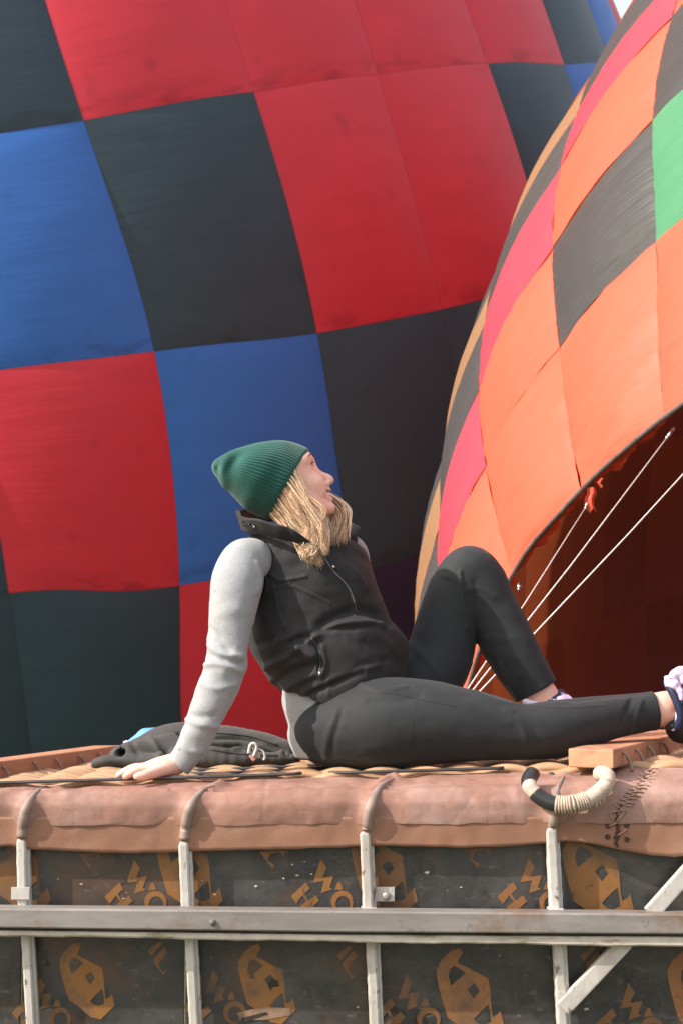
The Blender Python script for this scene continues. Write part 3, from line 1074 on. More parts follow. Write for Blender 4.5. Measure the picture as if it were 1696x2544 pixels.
def bar(name, pa, pb, w, yf, depth, parent, mat):
    a, b = P(pa[0], pa[1], yf), P(pb[0], pb[1], yf)
    d = (b - a) / np.linalg.norm(b - a)
    n = np.array([-d[2], 0, d[0]]) * w / 2
    y = np.array([0, depth, 0])
    return prism(name, [a - n + y, a + n + y, b + n + y, b - n + y], [a - n, a + n, b + n, b - n], parent, mat, .0035)


bar('brace', (1616, 2272), (1790, 2076), .036, 3.740, .024, basket, WHITE)
bar('brace', (1398, 2508), (1556, 2340), .037, 3.738, .024, basket, WHITE)
b1 = [P(x, y, 3.745) for x, y in ((1386, 2464), (1410, 2466), (1424, 2488), (1410, 2518), (1396, 2500))]
prism('gusset', [q + np.array([0, .012, 0]) for q in b1], b1, basket, WHITE, .0015)

# --- leather: lower hem strip and the rounded cover above it, ridges where the rods run underneath
LOW = [(-380, 2108), (0, 2105), (41, 2101), (81, 2108), (217, 2116), (325, 2120), (439, 2116), (477, 2114), (596, 2112), (720, 2109), (850, 2105), (931, 2100), (1050, 2103),
       (1147, 2106), (1282, 2100), (1357, 2093), (1395, 2089), (1454, 2095), (1530, 2111), (1605, 2125), (1659, 2128), (1696, 2125), (2000, 2118)]
RIDGE = [[(55, 2086), (58, 2050), (64, 2015), (78, 1985), (104, 1960), (145, 1946)],
         [(459, 2092), (462, 2055), (468, 2020), (482, 1990), (508, 1964), (548, 1948)],
         [(911, 2066), (913, 2040), (919, 2008), (932, 1975), (952, 1950), (980, 1934)],
         [(1372, 2058), (1374, 2035), (1376, 2010), (1378, 1990), (1384, 1960), (1400, 1930)],
         [(-340, 2086), (-338, 2050), (-330, 2015), (-312, 1985), (-280, 1960), (-230, 1946)]]


def cover_profile(X, s):
    """s 0..1 from the seam at the front up over the edge to the wicker"""
    zt = zw(X)
    zs = P(0, 2042, 3.76)[2] + 0.003 * math.sin(X * 2.1)
    pts = np.array([(3.7605, zs - .006), (3.7595, zs), (3.7585, zs + .022), (3.762, zs + .050), (3.785, zs + .078), (3.83, zt - .018), (3.885, zt - .004), (3.95, zt - .001), (4.0, zt - .014)])
    return pts


nx, ns = 620, 72
xs = np.linspace(XL, XR, nx)
rid3 = []
for r in RIDGE:
    c = catmull(r, 6)
    out = []
    for (x, y) in c:
        Yg = np.interp(y, [1940, 1958, 1985, 2015, 2050, 2100], [3.90, 3.84, 3.785, 3.752, 3.748, 3.752])
        out.append(P(x, y, Yg))
    rid3.append(np.array(out))
cv = np.zeros((nx, ns, 3))
for i, X in enumerate(xs):
    c = catmull(cover_profile(X, 0), 9)
    cl_ = np.concatenate([[0], np.cumsum(np.linalg.norm(np.diff(c, axis=0), axis=1))])
    tt_ = np.linspace(0, cl_[-1], ns)
    cc = np.stack([np.interp(tt_, cl_, c[:, 0]), np.interp(tt_, cl_, c[:, 1])], 1)
    cv[i, :, 0] = X
    cv[i, :, 1] = cc[:, 0]
    cv[i, :, 2] = cc[:, 1]
flat = cv.reshape(-1, 3)
t1 = np.gradient(cv, axis=0).reshape(-1, 3)
t2 = np.gradient(cv, axis=1).reshape(-1, 3)
nn = np.cross(t1, t2)
nn /= np.linalg.norm(nn, axis=1)[:, None] + 1e-9
nn *= np.sign((nn @ np.array([0, -1, .3])))[:, None]
disp = np.zeros(len(flat))
for r in rid3:
    d = dist_poly(flat, r)
    disp += 0.013 * np.exp(-(d / 0.017) ** 2) - 0.006 * np.exp(-((d - .045) / 0.03) ** 2)
ss = np.tile(np.linspace(0, 1, ns), nx)
disp += 0.005 * vnoise(flat, 4.0, 2) * np.sin(np.pi * ss) + 0.0014 * vnoise(flat, 13, 4) + 0.0010 * vnoise(flat, 45, 5) - 0.0012 * np.exp(-(vnoise(flat * np.array([1, .5, .5]), 8, 21) / .10) ** 2) * np.sin(np.pi * ss) - 0.0006 * np.exp(-(vnoise(flat, 24, 22) / .10) ** 2)
disp += 0.0035 * vnoise(flat * np.array([1, .3, .3]), 7, 9) * (ss > .45)
flat = flat + nn * disp[:, None]
edge = (ss < 0.02)
flat[edge, 2] += 0.003 * vnoise(flat[edge], 25, 8)
idx = np.arange(nx * ns).reshape(nx, ns)
Fq = np.stack([idx[:-1, :-1].ravel(), idx[1:, :-1].ravel(), idx[1:, 1:].ravel(), idx[:-1, 1:].ravel()], 1)
cover = mesh('leather_cover', flat, Fq, basket, LEATHER)
cover_bvh = bvh_of(flat, Fq)

nh = 10
hv = np.zeros((nx, nh, 3))
for i, X in enumerate(xs):
    px = CXP + X / 3.768 * FOC
    zl = P(px, np.interp(px, [q[0] for q in LOW], [q[1] for q in LOW]), 3.768)[2]
    zs = P(0, 2030, 3.76)[2]
    t = np.linspace(0, 1, nh)
    hv[i, :, 0] = X
    hv[i, :, 1] = 3.7645 - 0.0015 * t
    hv[i, :, 2] = zl + (zs - zl) * t
hf = hv.reshape(-1, 3)
hf[:, 1] += 0.002 * vnoise(hf, 5, 11) + 0.001 * vnoise(hf, 30, 12)
hf[:, 2] += (np.tile(np.linspace(0, 1, nh), nx) < .01) * 0.0016 * vnoise(hf, 40, 13)
for r in rid3:
    d = dist_poly(hf, r)
    hf[:, 1] -= 0.011 * np.exp(-(d / 0.017) ** 2)
idx = np.arange(nx * nh).reshape(nx, nh)
Fh = np.stack([idx[:-1, :-1].ravel(), idx[1:, :-1].ravel(), idx[1:, 1:].ravel(), idx[:-1, 1:].ravel()], 1)
hem = mesh('leather_hem', hf, Fh, basket, LEATHER_T)
sm = hem.modifiers.new('thickness', 'SOLIDIFY')
sm.thickness = 0.004
sm.offset = -1
hem_bvh = bvh_of(hf, Fh)

# grey worn leather sleeves over the rods
for r in RIDGE[:4]:
    c = catmull(r, 6)[1:]
    path = []
    for (x, y) in c:
        q = cast(cover_bvh, x, y, -0.006)
        if q is None:
            q = cast(hem_bvh, x, y, -0.006)
        if q is not None:
            path.append(q)
    n = len(path)
    rad = [0.0135 * (1 - 0.75 * max(0, (k / (n - 1) - .45) / .55)) for k in range(n)]
    tube('rod_sleeve', path, rad, basket, LEATHER_G, 10)

# lacing that mends the torn leather at the right
STITCH = material('lacing', (0.33, 0.205, 0.155), 0.6, 0.3, 60)
TEAR = material('torn_edge', (0.06, 0.03, 0.022), 0.8, 0.4, 60)


def on_leather(x, y, off=0.002):
    q = cast(hem_bvh, x, y, off)
    c = cast(cover_bvh, x, y, off)
    if q is None:
        return c
    if c is None:
        return q
    return q if q[1] < c[1] else c


seam = catmull([(1626, 1905), (1598, 1930), (1575, 1960), (1552, 1990), (1534, 2012), (1530, 2040), (1534, 2060), (1528, 2080), (1530, 2104)], 6)
pth = [on_leather(x + (2.5 * math.sin(i * 1.9) if y > 2000 else 0), y, .0006) for i, (x, y) in enumerate(seam)]
pth = [q for q in pth if q is not None]
tube('torn_seam', pth, [.0022 + .0018 * (i > 30) for i in range(len(pth))], basket, TEAR, 6)
r3 = random.Random(5)
for k in range(11):
    f = k / 10
    x, y = 1620 - 68 * f, 1910 + 88 * f
    dx, dy = 17 + 4 * r3.random(), 5 + 4 * r3.random()
    for sgn in (1, -1):
        a = (x - dx, y - dy * sgn * .2 - 3)
        b = (x + dx * .9, y + dy * sgn)
        pts = [on_leather(a[0] + (b[0] - a[0]) * t, a[1] + (b[1] - a[1]) * t, .002 + .003 * math.sin(math.pi * t)) for t in np.linspace(0, 1, 6)]
        pts = [q for q in pts if q is not None]
        if len(pts) > 2:
            tube('stitch', pts, .0018, basket, STITCH, 6)
for (a, b) in (((1524, 1997), (1552, 2018)), ((1550, 2012), (1513, 2018)), ((1513, 2018), (1524, 2040)), ((1550, 2016), (1530, 2042)), ((1511, 2052), (1532, 2045)), ((1533, 2076), (1555, 2060))):
    pts = [on_leather(a[0] + (b[0] - a[0]) * t, a[1] + (b[1] - a[1]) * t, .003 + .003 * math.sin(math.pi * t)) for t in np.linspace(0, 1, 6)]
    pts = [q for q in pts if q is not None]
    if len(pts) > 2:
        tube('stitch', pts, .0018, basket, STITCH, 6)
for (x, y) in ((1509, 2052), (1508, 2079), (1555, 2050), (1556, 2086), (1532, 2078)):
    c = on_leather(x, y, .0008)
    if c is None:
        continue
    tube('lacing_hole', [c + np.array([.0045 * math.cos(t), 0, .0045 * math.sin(t)]) * f for f in (1,) for t in np.linspace(0, 6.28, 9)], .0025, basket, TEAR, 5)

# rope handle with taped and bound lengths
hp = catmull([(1322, 1921), (1312, 1943), (1326, 1968), (1350, 1987), (1380, 1998), (1420, 1998), (1456, 1988), (1486, 1968), (1506, 1946), (1506, 1926), (1488, 1922)], 8)
HY = np.interp(np.arange(len(hp)), [0, 12, 40, 66, len(hp) - 1], [3.80, 3.755, 3.722, 3.745, 3.80])
h3 = np.array([P(x, y, Yg) for (x, y), Yg in zip(hp, HY)])
TAPE_B = material('black_tape', (0.02, 0.02, 0.021), 0.35, 0.3, 40, spec=.5)
TAPE_W = material('frayed_cream_tape', (0.47, 0.375, 0.31), 0.75, 0.15, 60, 0.5, 240, layers=(((0.36, 0.25, 0.2), 40, .55, .7, None),))
TWINE = material('binding_twine', (0.45, 0.35, 0.275), 0.8, 0.2, 90, 0.5, 300)
tube('handle_rope', h3, .0165, basket, TAPE_W, 14)
hd = basket.children[-1] if False else [o for o in COL.objects if o.name.startswith('handle_rope')][0]
L = len(h3)


def wrap(a, b, r, m, nm):
    i0, i1 = int(a * (L - 1)), int(b * (L - 1))
    seg = catmull(h3[i0:i1 + 1], 3)
    return tube(nm, seg, r, hd, m, 14)


wrap(.0, .13, .019, TAPE_B, 'black_tape')
wrap(.22, .40, .019, TAPE_B, 'black_tape')
wrap(.13, .22, .0185, TAPE_W, 'cream_tape')
wrap(.60, 1.0, .0195, TAPE_W, 'frayed_tape')
for k in range(12):
    i = .41 + .20 * k / 12
    c = h3[int(i * (L - 1))] + (h3[min(L - 1, int(i * (L - 1)) + 1)] - h3[int(i * (L - 1))]) * ((i * (L - 1)) % 1)
    tg = h3[min(L - 1, int(i * (L - 1)) + 1)] - h3[int(i * (L - 1)) - 1]
    tg /= np.linalg.norm(tg)
    a = np.cross(tg, [0, 1, 0])
    a /= np.linalg.norm(a)
    b = np.cross(tg, a)
    tube('twine_turn', [c + .0195 * (math.cos(t) * a + math.sin(t) * b) + tg * .0035 * (t / 6.28 - .5) for t in np.linspace(0, 6.28, 17)], .0033, hd, TWINE, 6)
g = Geo()
for k in range(26):
    i = int((.66 + .30 * r3.random()) * (L - 1))
    c = h3[i] + np.array([r3.uniform(-.006, .006), -.012, -.014])
    g.add(*tube_geo([c, c + np.array([r3.uniform(-.004, .006), -.002, -.010 - .008 * r3.random()])], [.0014, .0005], 4))
g.build('frayed_threads', hd, TAPE_W)

# --- wicker wall on top: strands woven over stakes that run away from us
NS = 27
stak = np.linspace(XL, XR, 22)
sp = (XR - XL) / 21
for k in range(NS):
    Y = 3.957 + 0.037 * k
    X = np.linspace(XL, XR, 260)
    ph = math.pi * (k % 2)
    z = zw(X) - 0.003 + 0.0105 * np.sin(math.pi * (X - XL) / sp + ph) + 0.002 * np.sin(X * 5 + k) - .002
    yy = Y + 0.004 * np.sin(X * 3.1 + k * 1.3)
    rad = 0.0172 + 0.0015 * np.sin(X * 23 + k * 2)
    tube('wicker_strand', np.stack([X, yy, z], 1), rad, basket, CANE, 8, 0.75)
for j, x in enumerate(stak + sp / 2):
    if x > XR:
        continue
    tube('wicker_stake', [(x, 3.93, zw(x) - .012), (x, 4.95, zw(x) - .012)], .009, basket, CANE_D, 6)
# dark straps lying along and across the wicker
for pts in ([(-100, 1948, 3.93), (200, 1944, 3.925), (470, 1938, 3.925), (700, 1934, 3.935), (745, 1932, 3.96)],
            [(820, 1929, 3.96), (900, 1925, 3.925), (1100, 1917, 3.925), (1250, 1912, 3.93)],
            [(380, 1918, 4.10), (520, 1915, 4.06), (640, 1910, 4.08), (760, 1905, 4.12), (860, 1900, 4.2)],
            [(440, 1904, 4.22), (560, 1902, 4.22), (700, 1898, 4.24), (820, 1890, 4.3)]):
    pp = []
    for (x, y, Yg) in catmull(pts, 8):
        q = P(x, y, Yg)
        q[2] = zw(q[0]) + 0.011
        pp.append(q)
    tube('strap', pp, .012, basket, DARKSTRAP, 8, 0.35, up=(0, 0, 1))

# wooden runners laced on the wicker


def runner(A, Bq, d, length, h, lift, ties):
    A, Bq = np.array([*A, 0.0]), np.array([*Bq, 0.0])
    d = np.array([*d, 0.0])
    d /= np.linalg.norm(d)
    c = [A, A + d * length, Bq + d * length, Bq]
    for q in c:
        q[2] = zw(q[0]) + lift
    t = [q + np.array([0, 0, h]) for q in c]
    o = prism('wooden_runner', c, t, basket, WOOD, .006, 3)
    nrm = np.cross(d, [0, 0, 1])
    if nrm @ (A - Bq) < 0:
        nrm = -nrm
    for s in ties:
        b = A + d * s
        b[2] = zw(b[0]) + lift
        pts = [b + nrm * .004 + d * -.010 + np.array([0, 0, h * .72]), b + nrm * .010 + np.array([0, 0, h * .55]) + d * -.002,
               b + nrm * .016 + d * .006 + np.array([0, 0, h * .2]), b + nrm * .022 + d * .008 + np.array([0, 0, -.012])]
        tube('tie', catmull(pts, 5), .0042, o, TIE, 6)
    return o


runner((.666, 3.790), (.571, 3.895), (.44, 1.0), 1.05, .047, .010, (.10, .24, .38, .56))
runner((-.985, 3.86), (-1.08, 3.90), (.27, 1.0), 1.10, .050, .004, (.10, .30, .48, .62, .78, .92))

# the other sides of the basket (end walls, underside, far rim)
WALL = material('wicker_wall', (0.33, 0.17, 0.075), 0.7, 0.4, 25, 0.8, 60, 0.01, stretch=(1, 1, 3))
box('end_wall', XL, XL + .03, 3.825, 4.95, .05, zw(XL) - .03, basket, WALL, .004)
box('end_wall', XR - .03, XR, 3.825, 4.95, .05, zw(XR) - .03, basket, WALL, .004)
box('ground_wall', XL + .031, XR - .031, 3.825, 4.95, .05, .08, basket, WALL, .004)
rimp = [(XL, 4.96, .07), (XR, 4.96, .07), (XR, 4.96, zw(XR) - .01), (XL, 4.96, zw(XL) - .01), (XL, 4.96, .07)]
tube('leather_rim', np.concatenate([np.linspace(a, b, 12) for a, b in zip(rimp[:-1], rimp[1:])]), .035, basket, LEATHER, 10)
for sx in (-.9, .9):
    box('skid', sx - .05, sx + .05, 3.80, 4.95, 0.0, .05, basket, WOOD, .004)

# ------------------------------------------------------------------ grey jacket, its cord lock and the blue pouch behind it
FLEECE = material('grey_softshell', (0.046, 0.045, 0.044), 0.75, 0.15, 18, 0.25, 320, 0.0006, 0.3, sheen=0.1)
F = Field((-.70, 4.12, 1.20), (-.05, 4.95, 1.46), .0042)


def C4(rows):
    return [(*P(x, y, Y), r * mpp(Y)) for (x, y, r, Y) in rows]


F.chain(C4([(300, 1882, 24, 4.42), (350, 1868, 34, 4.45), (410, 1848, 44, 4.48), (480, 1842, 46, 4.5), (560, 1848, 42, 4.5), (640, 1856, 38, 4.5), (700, 1868, 26, 4.48), (728, 1884, 12, 4.45)]), k=.01, sy=1.7)
F.chain(C4([(296, 1880, 20, 4.36), (340, 1872, 28, 4.38), (400, 1868, 34, 4.4), (470, 1872, 34, 4.40)]), k=.012, sy=1.3)
F.chain(C4([(420, 1830, 26, 4.62), (520, 1828, 24, 4.64), (620, 1836, 22, 4.62), (700, 1850, 16, 4.6)]), k=.015, sy=1.6)
F.chain(C4([(440, 1882, 18, 4.34), (560, 1884, 20, 4.33), (680, 1886, 16, 4.34), (735, 1888, 9, 4.36)]), k=.015, sy=1.6)
F.chain(C4([(230, 1896, 7, 4.36), (262, 1890, 12, 4.34), (300, 1888, 14, 4.34), (360, 1888, 14, 4.33), (410, 1890, 10, 4.32)]), k=.01, sy=1.6)
F.seg(P(292, 1866, 4.30), P(312, 1870, 4.40), .016, .012, .004, 1.0, 'cut')
jv, jq = F.mesh()
jn = vnormals(jv, jq)
fold = vnoise(jv * np.array([.5, 1, 1.6]), 9, 2)
jd = -0.006 * np.exp(-(fold / .14) ** 2) + .002 * vnoise(jv, 22, 4) + .0008 * vnoise(jv, 60, 6)
for (pl, amp, w) in (([(445, 1826), (520, 1836), (600, 1834), (660, 1850), (715, 1876)], .010, .008), ([(470, 1862), (560, 1868), (640, 1860), (700, 1872)], -.010, .010),
                     ([(370, 1830), (392, 1860), (398, 1885)], -.008, .009), ([(330, 1850), (345, 1878)], .006, .008)):
    bv = bvh_of(jv, jq)
    pth = cast_path(bv, pl, 5, 0)
    if len(pth) > 1:
        jd += amp * np.exp(-(dist_poly(jv, pth) / w) ** 2)
jv = jv + jn * jd[:, None]
jacket = qmesh('jacket', jv, jq, None, FLEECE)
jacket['label'] = 'dark grey jacket lying crumpled on the wicker behind the seated woman'
jacket['category'] = 'jacket'
CORD = material('cord_lock_white', (0.52, 0.49, 0.48), 0.5, 0.1, 50)
PINKP = material('toggle_pink', (0.55, 0.30, 0.27), 0.4, 0.1, 50)
jb = bvh_of(jv, jq)
for k, (pl, r, m, n) in enumerate(([[(618, 1872), (622, 1852), (632, 1847), (638, 1858), (630, 1880)], .0042, CORD, 'drawcord'],
                                   [[(626, 1878), (640, 1862), (655, 1868), (658, 1884), (654, 1888)], .0030, CORD, 'drawcord'],
                                   [[(630, 1856), (634, 1872), (644, 1880), (640, 1868)], .0036, CORD, 'drawcord'],
                                   [[(624, 1874), (634, 1888)], .0075, PINKP, 'cord_lock'])):
    pts = [P(x, y, 4.235 + .004 * k) for x, y in catmull(pl, 6)]
    tube(n, pts, r, jacket, m, 8)
for pl in ([(460, 1822), (540, 1822), (620, 1830), (690, 1852)], [(520, 1862), (600, 1874), (690, 1878)]):
    pth = cast_path(jb, pl, 8, .0005)
    if len(pth) > 3:
        tube('seam', pth, .0022, jacket, material('jacket_seam', (.018, .018, .018), .6, .2, 60), 6)
BLUEC = material('sky_blue_cloth', (0.12, 0.30, 0.66), 0.6, 0.12, 14, 0.3, 200, .001, .3)
F = Field((-.68, 4.5, 1.24), (-.42, 4.85, 1.45), .004)
F.chain(C4([(350, 1862, 22, 4.68), (362, 1842, 26, 4.68), (380, 1834, 26, 4.68), (402, 1838, 22, 4.68)]), k=.008, sy=1.5)
F.chain(C4([(318, 1846, 4, 4.66), (336, 1838, 8, 4.66), (356, 1828, 14, 4.67)]), k=.008, sy=1.3)
F.chain(C4([(360, 1870, 26, 4.68), (400, 1868, 28, 4.68)]), k=.01, sy=1.3)
pv, pq = F.mesh()
pv += vnormals(pv, pq) * (.003 * vnoise(pv, 30, 3) + .002 * vnoise(pv, 60, 4))[:, None]
pouch = qmesh('pouch', pv, pq, None, BLUEC)
pouch['label'] = 'small light blue cloth pouch tucked behind the grey jacket'
pouch['category'] = 'pouch'
tube('tab', [P(308, 1847, 4.655), P(315, 1845, 4.655), P(322, 1843, 4.655)], [.006, .0075, .005], pouch, CORD, 8)

# ------------------------------------------------------------------ the woman
person = thing('person', 'woman in green beanie, black vest and leggings leaning back on the basket, looking up', 'person')
SKIN = material('skin', (0.82, 0.48, 0.385), 0.5, 0.05, 30, 0.12, 300, .0004, 0.4, sss=0.25,
                layers=(((0.82, 0.40, 0.33), 14, 0.52, 0.8, None),))
VESTM = material('vest_softshell', (0.020, 0.0195, 0.0215), 0.72, 0.2, 25, 0.35, 500, .0005, 0.3, sheen=0.04)
LEGM = material('leggings_knit', (0.021, 0.0235, 0.0265), 0.74, 0.12, 20, 0.25, 600, .0004, 0.3, sheen=0.06)
TRIM = material('trim_dark', (0.014, 0.013, 0.013), 0.6, 0.2, 40)
SHIRT = material('heather_knit', (0.315, 0.325, 0.34), 0.85, 0.05, 60, 0.25, 420, .0006, 0.2, sheen=0.2, stretch=(1, 1, 2.5),
                 layers=(((0.225, 0.23, 0.24), 170, 0.48, 0.74, (1, 1, 2)), ((0.10, 0.10, 0.10), 62, 0.645, 0.685, (1, 1, 1.6))))
ZIP = material('zip_metal', (0.62, 0.62, 0.64), 0.3, 0.1, 40, metal=.8)

HY0 = 4.12                                               # depth of the head
tha, psi = math.radians(25.5), math.radians(4)
hf_ = np.array([math.cos(tha) * math.cos(psi), math.sin(psi), math.sin(tha) * math.cos(psi)])
hu_ = np.array([-math.sin(tha), 0.0, math.cos(tha)])
hu_ = hu_ - hf_ * (hu_ @ hf_)
hu_ /= np.linalg.norm(hu_)
hs_ = np.cross(hf_, hu_)                                 # her right, towards the camera
HO = P(735, 1195, HY0)
HM = mpp(HY0)


def H(f, u, s=0.0):
    """head coordinates: forward, up, to her right, in photo pixels"""
    return HO + (hf_ * f / math.cos(psi) ** .5 + hu_ * u + hs_ * s) * HM


def HC(rows):
    return [(*H(f, u, s), r * HM) for (f, u, s, r) in rows]


AX = np.array([hf_, hu_, hs_])
B = Field((-.62, 3.80, 1.22), (1.12, 4.62, 2.20), .0034)
# head
B.ell(H(-14, 26), np.array([74, 80, 68]) * HM, AX, .012)
B.ell(H(14, -34), np.array([46, 72, 54]) * HM, AX, .02)
for s in (-1, 1):
    B.chain(HC([(50, 38, s * 4, 12), (48, 38, s * 27, 11), (31, 34, s * 48, 11)]), .014)
    B.ell(H(36, -30, s * 30), np.array([25, 24, 22]) * HM, AX, .012)
    B.chain(HC([(-8, -52, s * 50, 15), (14, -84, s * 36, 15), (40, -98, s * 12, 14)]), .016)
B.ell(H(46, -98), np.array([15, 14, 17]) * HM, AX, .012)
B.chain(HC([(50, 34, 0, 12), (53, 16, 0, 9), (56, 0, 0, 8), (63, -14, 0, 8.5), (73, -25, 0, 9), (77.5, -35, 0, 10)]), .007)
for s in (-1, 1):
    B.ell(H(66, -41, s * 10.5), np.array([11, 8, 6.5]) * HM, AX, .004)
B.chain(HC([(58, -46, 0, 6.5), (62, -54, 0, 6.5)]), .008)
for s in (-1, 1):
    B.chain(HC([(63, -57, 0, 5.8), (59, -55.5, s * 12, 5.2), (46, -50, s * 25, 3.6)]), .004)
    B.chain(HC([(57, -78, 0, 6.2), (52.5, -75, s * 12, 5.4), (44, -57, s * 26, 3.4)]), .005)
    B.ell(H(72, -44.5, s * 10), np.array([6, 3.2, 3.4]) * HM, AX, .002, 'cut')
    B.ell(H(62, 17, s * 32), np.array([11, 9, 14]) * HM, AX, .008, 'cut')
    B.ell(H(43.5, 17, s * 30), np.array([12.6, 12.6, 13]) * HM, AX, .003)
    B.ell(H(54, 16.5, s * 33), np.array([9, 4.2, 11]) * HM, AX, .001, 'cut')
    B.seg(H(68, -66, 0), H(52, -54, s * 25), 6.8 * HM, 3.0 * HM, .002, 1.0, 'cut')
    B.chain(HC([(52, -36, s * 20, 5), (50, -46, s * 31, 5), (42, -60, s * 34, 5)]), .014)
# neck and trunk
nb = P(748, 1345, 4.16)
B.chain([(*H(-24, -40), 54 * HM), (*H(-22, -90), 50 * HM), (*nb, 58 * HM), (*P(760, 1400, 4.17), 66 * HM)], .02)
B.chain(C4([(650, 1390, 60, 4.14), (760, 1385, 74, 4.18), (846, 1388, 42, 4.24)]), .02)
B.chain(C4([(765, 1420, 105, 4.18), (785, 1520, 112, 4.18), (815, 1620, 120, 4.18), (835, 1720, 100, 4.18), (850, 1800, 88, 4.17)]), .02, sy=.8)
# arms
ARM_N = [(612, 1400, 48, 4.06), (590, 1460, 50, 4.03), (578, 1540, 42, 4.01), (563, 1640, 38, 3.99), (540, 1720, 36, 3.985), (500, 1800, 31, 3.98), (466, 1868, 25, 3.975), (440, 1897, 22, 3.97)]
B.chain(C4(ARM_N), .012)
B.chain(C4([(862, 1380, 32, 4.30), (888, 1440, 27, 4.36), (895, 1540, 30, 4.42), (860, 1640, 27, 4.46), (815, 1740, 24, 4.50), (775, 1830, 19, 4.52), (752, 1868, 16, 4.50)]), .012)
# hands: palm, knuckles, fingers spread on the wicker, thumb towards us
zt0 = zw(-.45) + .0115


def on_top(px, Y, up):
    X = (px - CXP) / FOC * Y
    return np.array([X, Y, zw(X) + .0115 + up])


wr = P(436, 1899, 3.97)
kn = [on_top(372, 3.925, .022), on_top(366, 3.950, .026), on_top(370, 3.975, .024), on_top(378, 3.998, .020)]
for k in kn:
    B.chain([(*wr, .021), (*(wr * .45 + k * .55 + np.array([0, 0, .004])), .016), (*k, .0118)], .012)
tips = [(318, 3.905), (300, 3.945), (306, 3.985), (330, 4.022)]
for k, (tx, tY), rr in zip(kn, tips, (.0092, .0095, .009, .008)):
    t = on_top(tx, tY, rr * .8)
    m1 = k * .58 + t * .42 + np.array([0, 0, .007])
    m2 = k * .25 + t * .75 + np.array([0, 0, .004])
    B.chain([(*k, .0112), (*m1, rr * 1.04), (*m2, rr * .95), (*t, rr * .78)], .003)
tb = wr * .55 + kn[0] * .45 + np.array([0, -.018, -.008])
B.chain([(*(wr * .8 + kn[0] * .2 + np.array([0, -.006, -.004])), .019), (*tb, .0155), (*on_top(372, 3.885, .012), .0115), (*on_top(346, 3.872, .009), .0085)], .008)
w2 = P(752, 1868, 4.50)
for k in range(4):
    a = w2 + np.array([-.05, -.025 + .018 * k, -.004])
    B.chain([(*w2, .018), (*a, .013), (*(a + np.array([-.05, -.01 + .008 * k, -.012])), .008)], .008)
B.chain([(*w2, .018), (*(w2 + np.array([-.02, -.05, -.012])), .012), (*(w2 + np.array([-.05, -.065, -.016])), .008)], .008)
# legs
LEG_N = [(816, 1816, 85, 4.10), (862, 1809, 97, 4.085), (950, 1798, 111, 4.065), (1050, 1795, 103, 4.055), (1120, 1799, 93, 4.05), (1200, 1806, 81, 4.05), (1290, 1818, 68, 4.05),
         (1370, 1813, 69, 4.07), (1440, 1800, 63, 4.10), (1510, 1783, 53, 4.14), (1570, 1772, 48.5, 4.18), (1640, 1764, 47.5, 4.21)]
LEG_F = [(955, 1790, 95, 4.28), (1030, 1725, 92, 4.32), (1085, 1640, 83, 4.34), (1112, 1550, 77, 4.35), (1136, 1470, 71, 4.35), (1165, 1426, 68, 4.35), (1190, 1448, 66, 4.35), (1217, 1510, 66, 4.35), (1258, 1592, 67, 4.345),
         (1294, 1660, 61, 4.34), (1330, 1716, 55, 4.34), (1352, 1752, 54, 4.34)]
B.chain(C4([(x, y, r - 11, Y) for x, y, r, Y in LEG_N[:-1]] + [(1640, 1763, 42, 4.21), (1662, 1762, 42, 4.225), (1684, 1772, 40, 4.23)]), .015)
B.chain(C4([(x, y, r - 11, Y) for x, y, r, Y in LEG_F[:-1]] + [(1345, 1735, 42, 4.34), (1356, 1762, 41, 4.34), (1366, 1800, 36, 4.34)]), .015)
FOOT_N = [(1682, 1788, 36, 4.23), (1712, 1730, 33, 4.235), (1752, 1668, 29, 4.25), (1778, 1622, 22, 4.26)]
FOOT_F = [(1362, 1822, 30, 4.34), (1410, 1832, 26, 4.35), (1460, 1848, 22, 4.36), (1500, 1858, 17, 4.37)]
B.chain(C4(FOOT_N), .015)
B.chain(C4(FOOT_F), .015)
bv_, bq_ = B.mesh()
body = qmesh('body', bv_, bq_, person, SKIN)
body_bvh = bvh_of(bv_, bq_)
del B

# face details
EYEW = material('eye_white', (0.75, 0.72, 0.70), 0.25, 0.05, 40)
IRIS = material('iris', (0.10, 0.07, 0.05), 0.2, 0.2, 90)
LASH = material('lash_brow', (0.13, 0.075, 0.045), 0.7, 0.2, 90)
LIP = material('lip', (0.50, 0.17, 0.15), 0.4, 0.1, 60, sss=.1)
TEETH = material('teeth', (0.80, 0.76, 0.70), 0.25, 0.04, 60)


def ball(name, c, r, parent, mat, ax=None, n=14):
    V, F = [], []
    A = np.eye(3) if ax is None else ax
    r = np.full(3, r) if np.isscalar(r) else np.asarray(r)
    for i in range(n + 1):
        t = math.pi * i / n
        for k in range(n * 2):
            p = math.pi * k / n
            q = np.array([math.sin(t) * math.cos(p), math.sin(t) * math.sin(p), math.cos(t)]) * r
            V.append(c + q @ A)
    m = n * 2
    F = [(i * m + k, i * m + (k + 1) % m, (i + 1) * m + (k + 1) % m, (i + 1) * m + k) for i in range(n) for k in range(m)]
    return mesh(name, V, F, parent, mat)


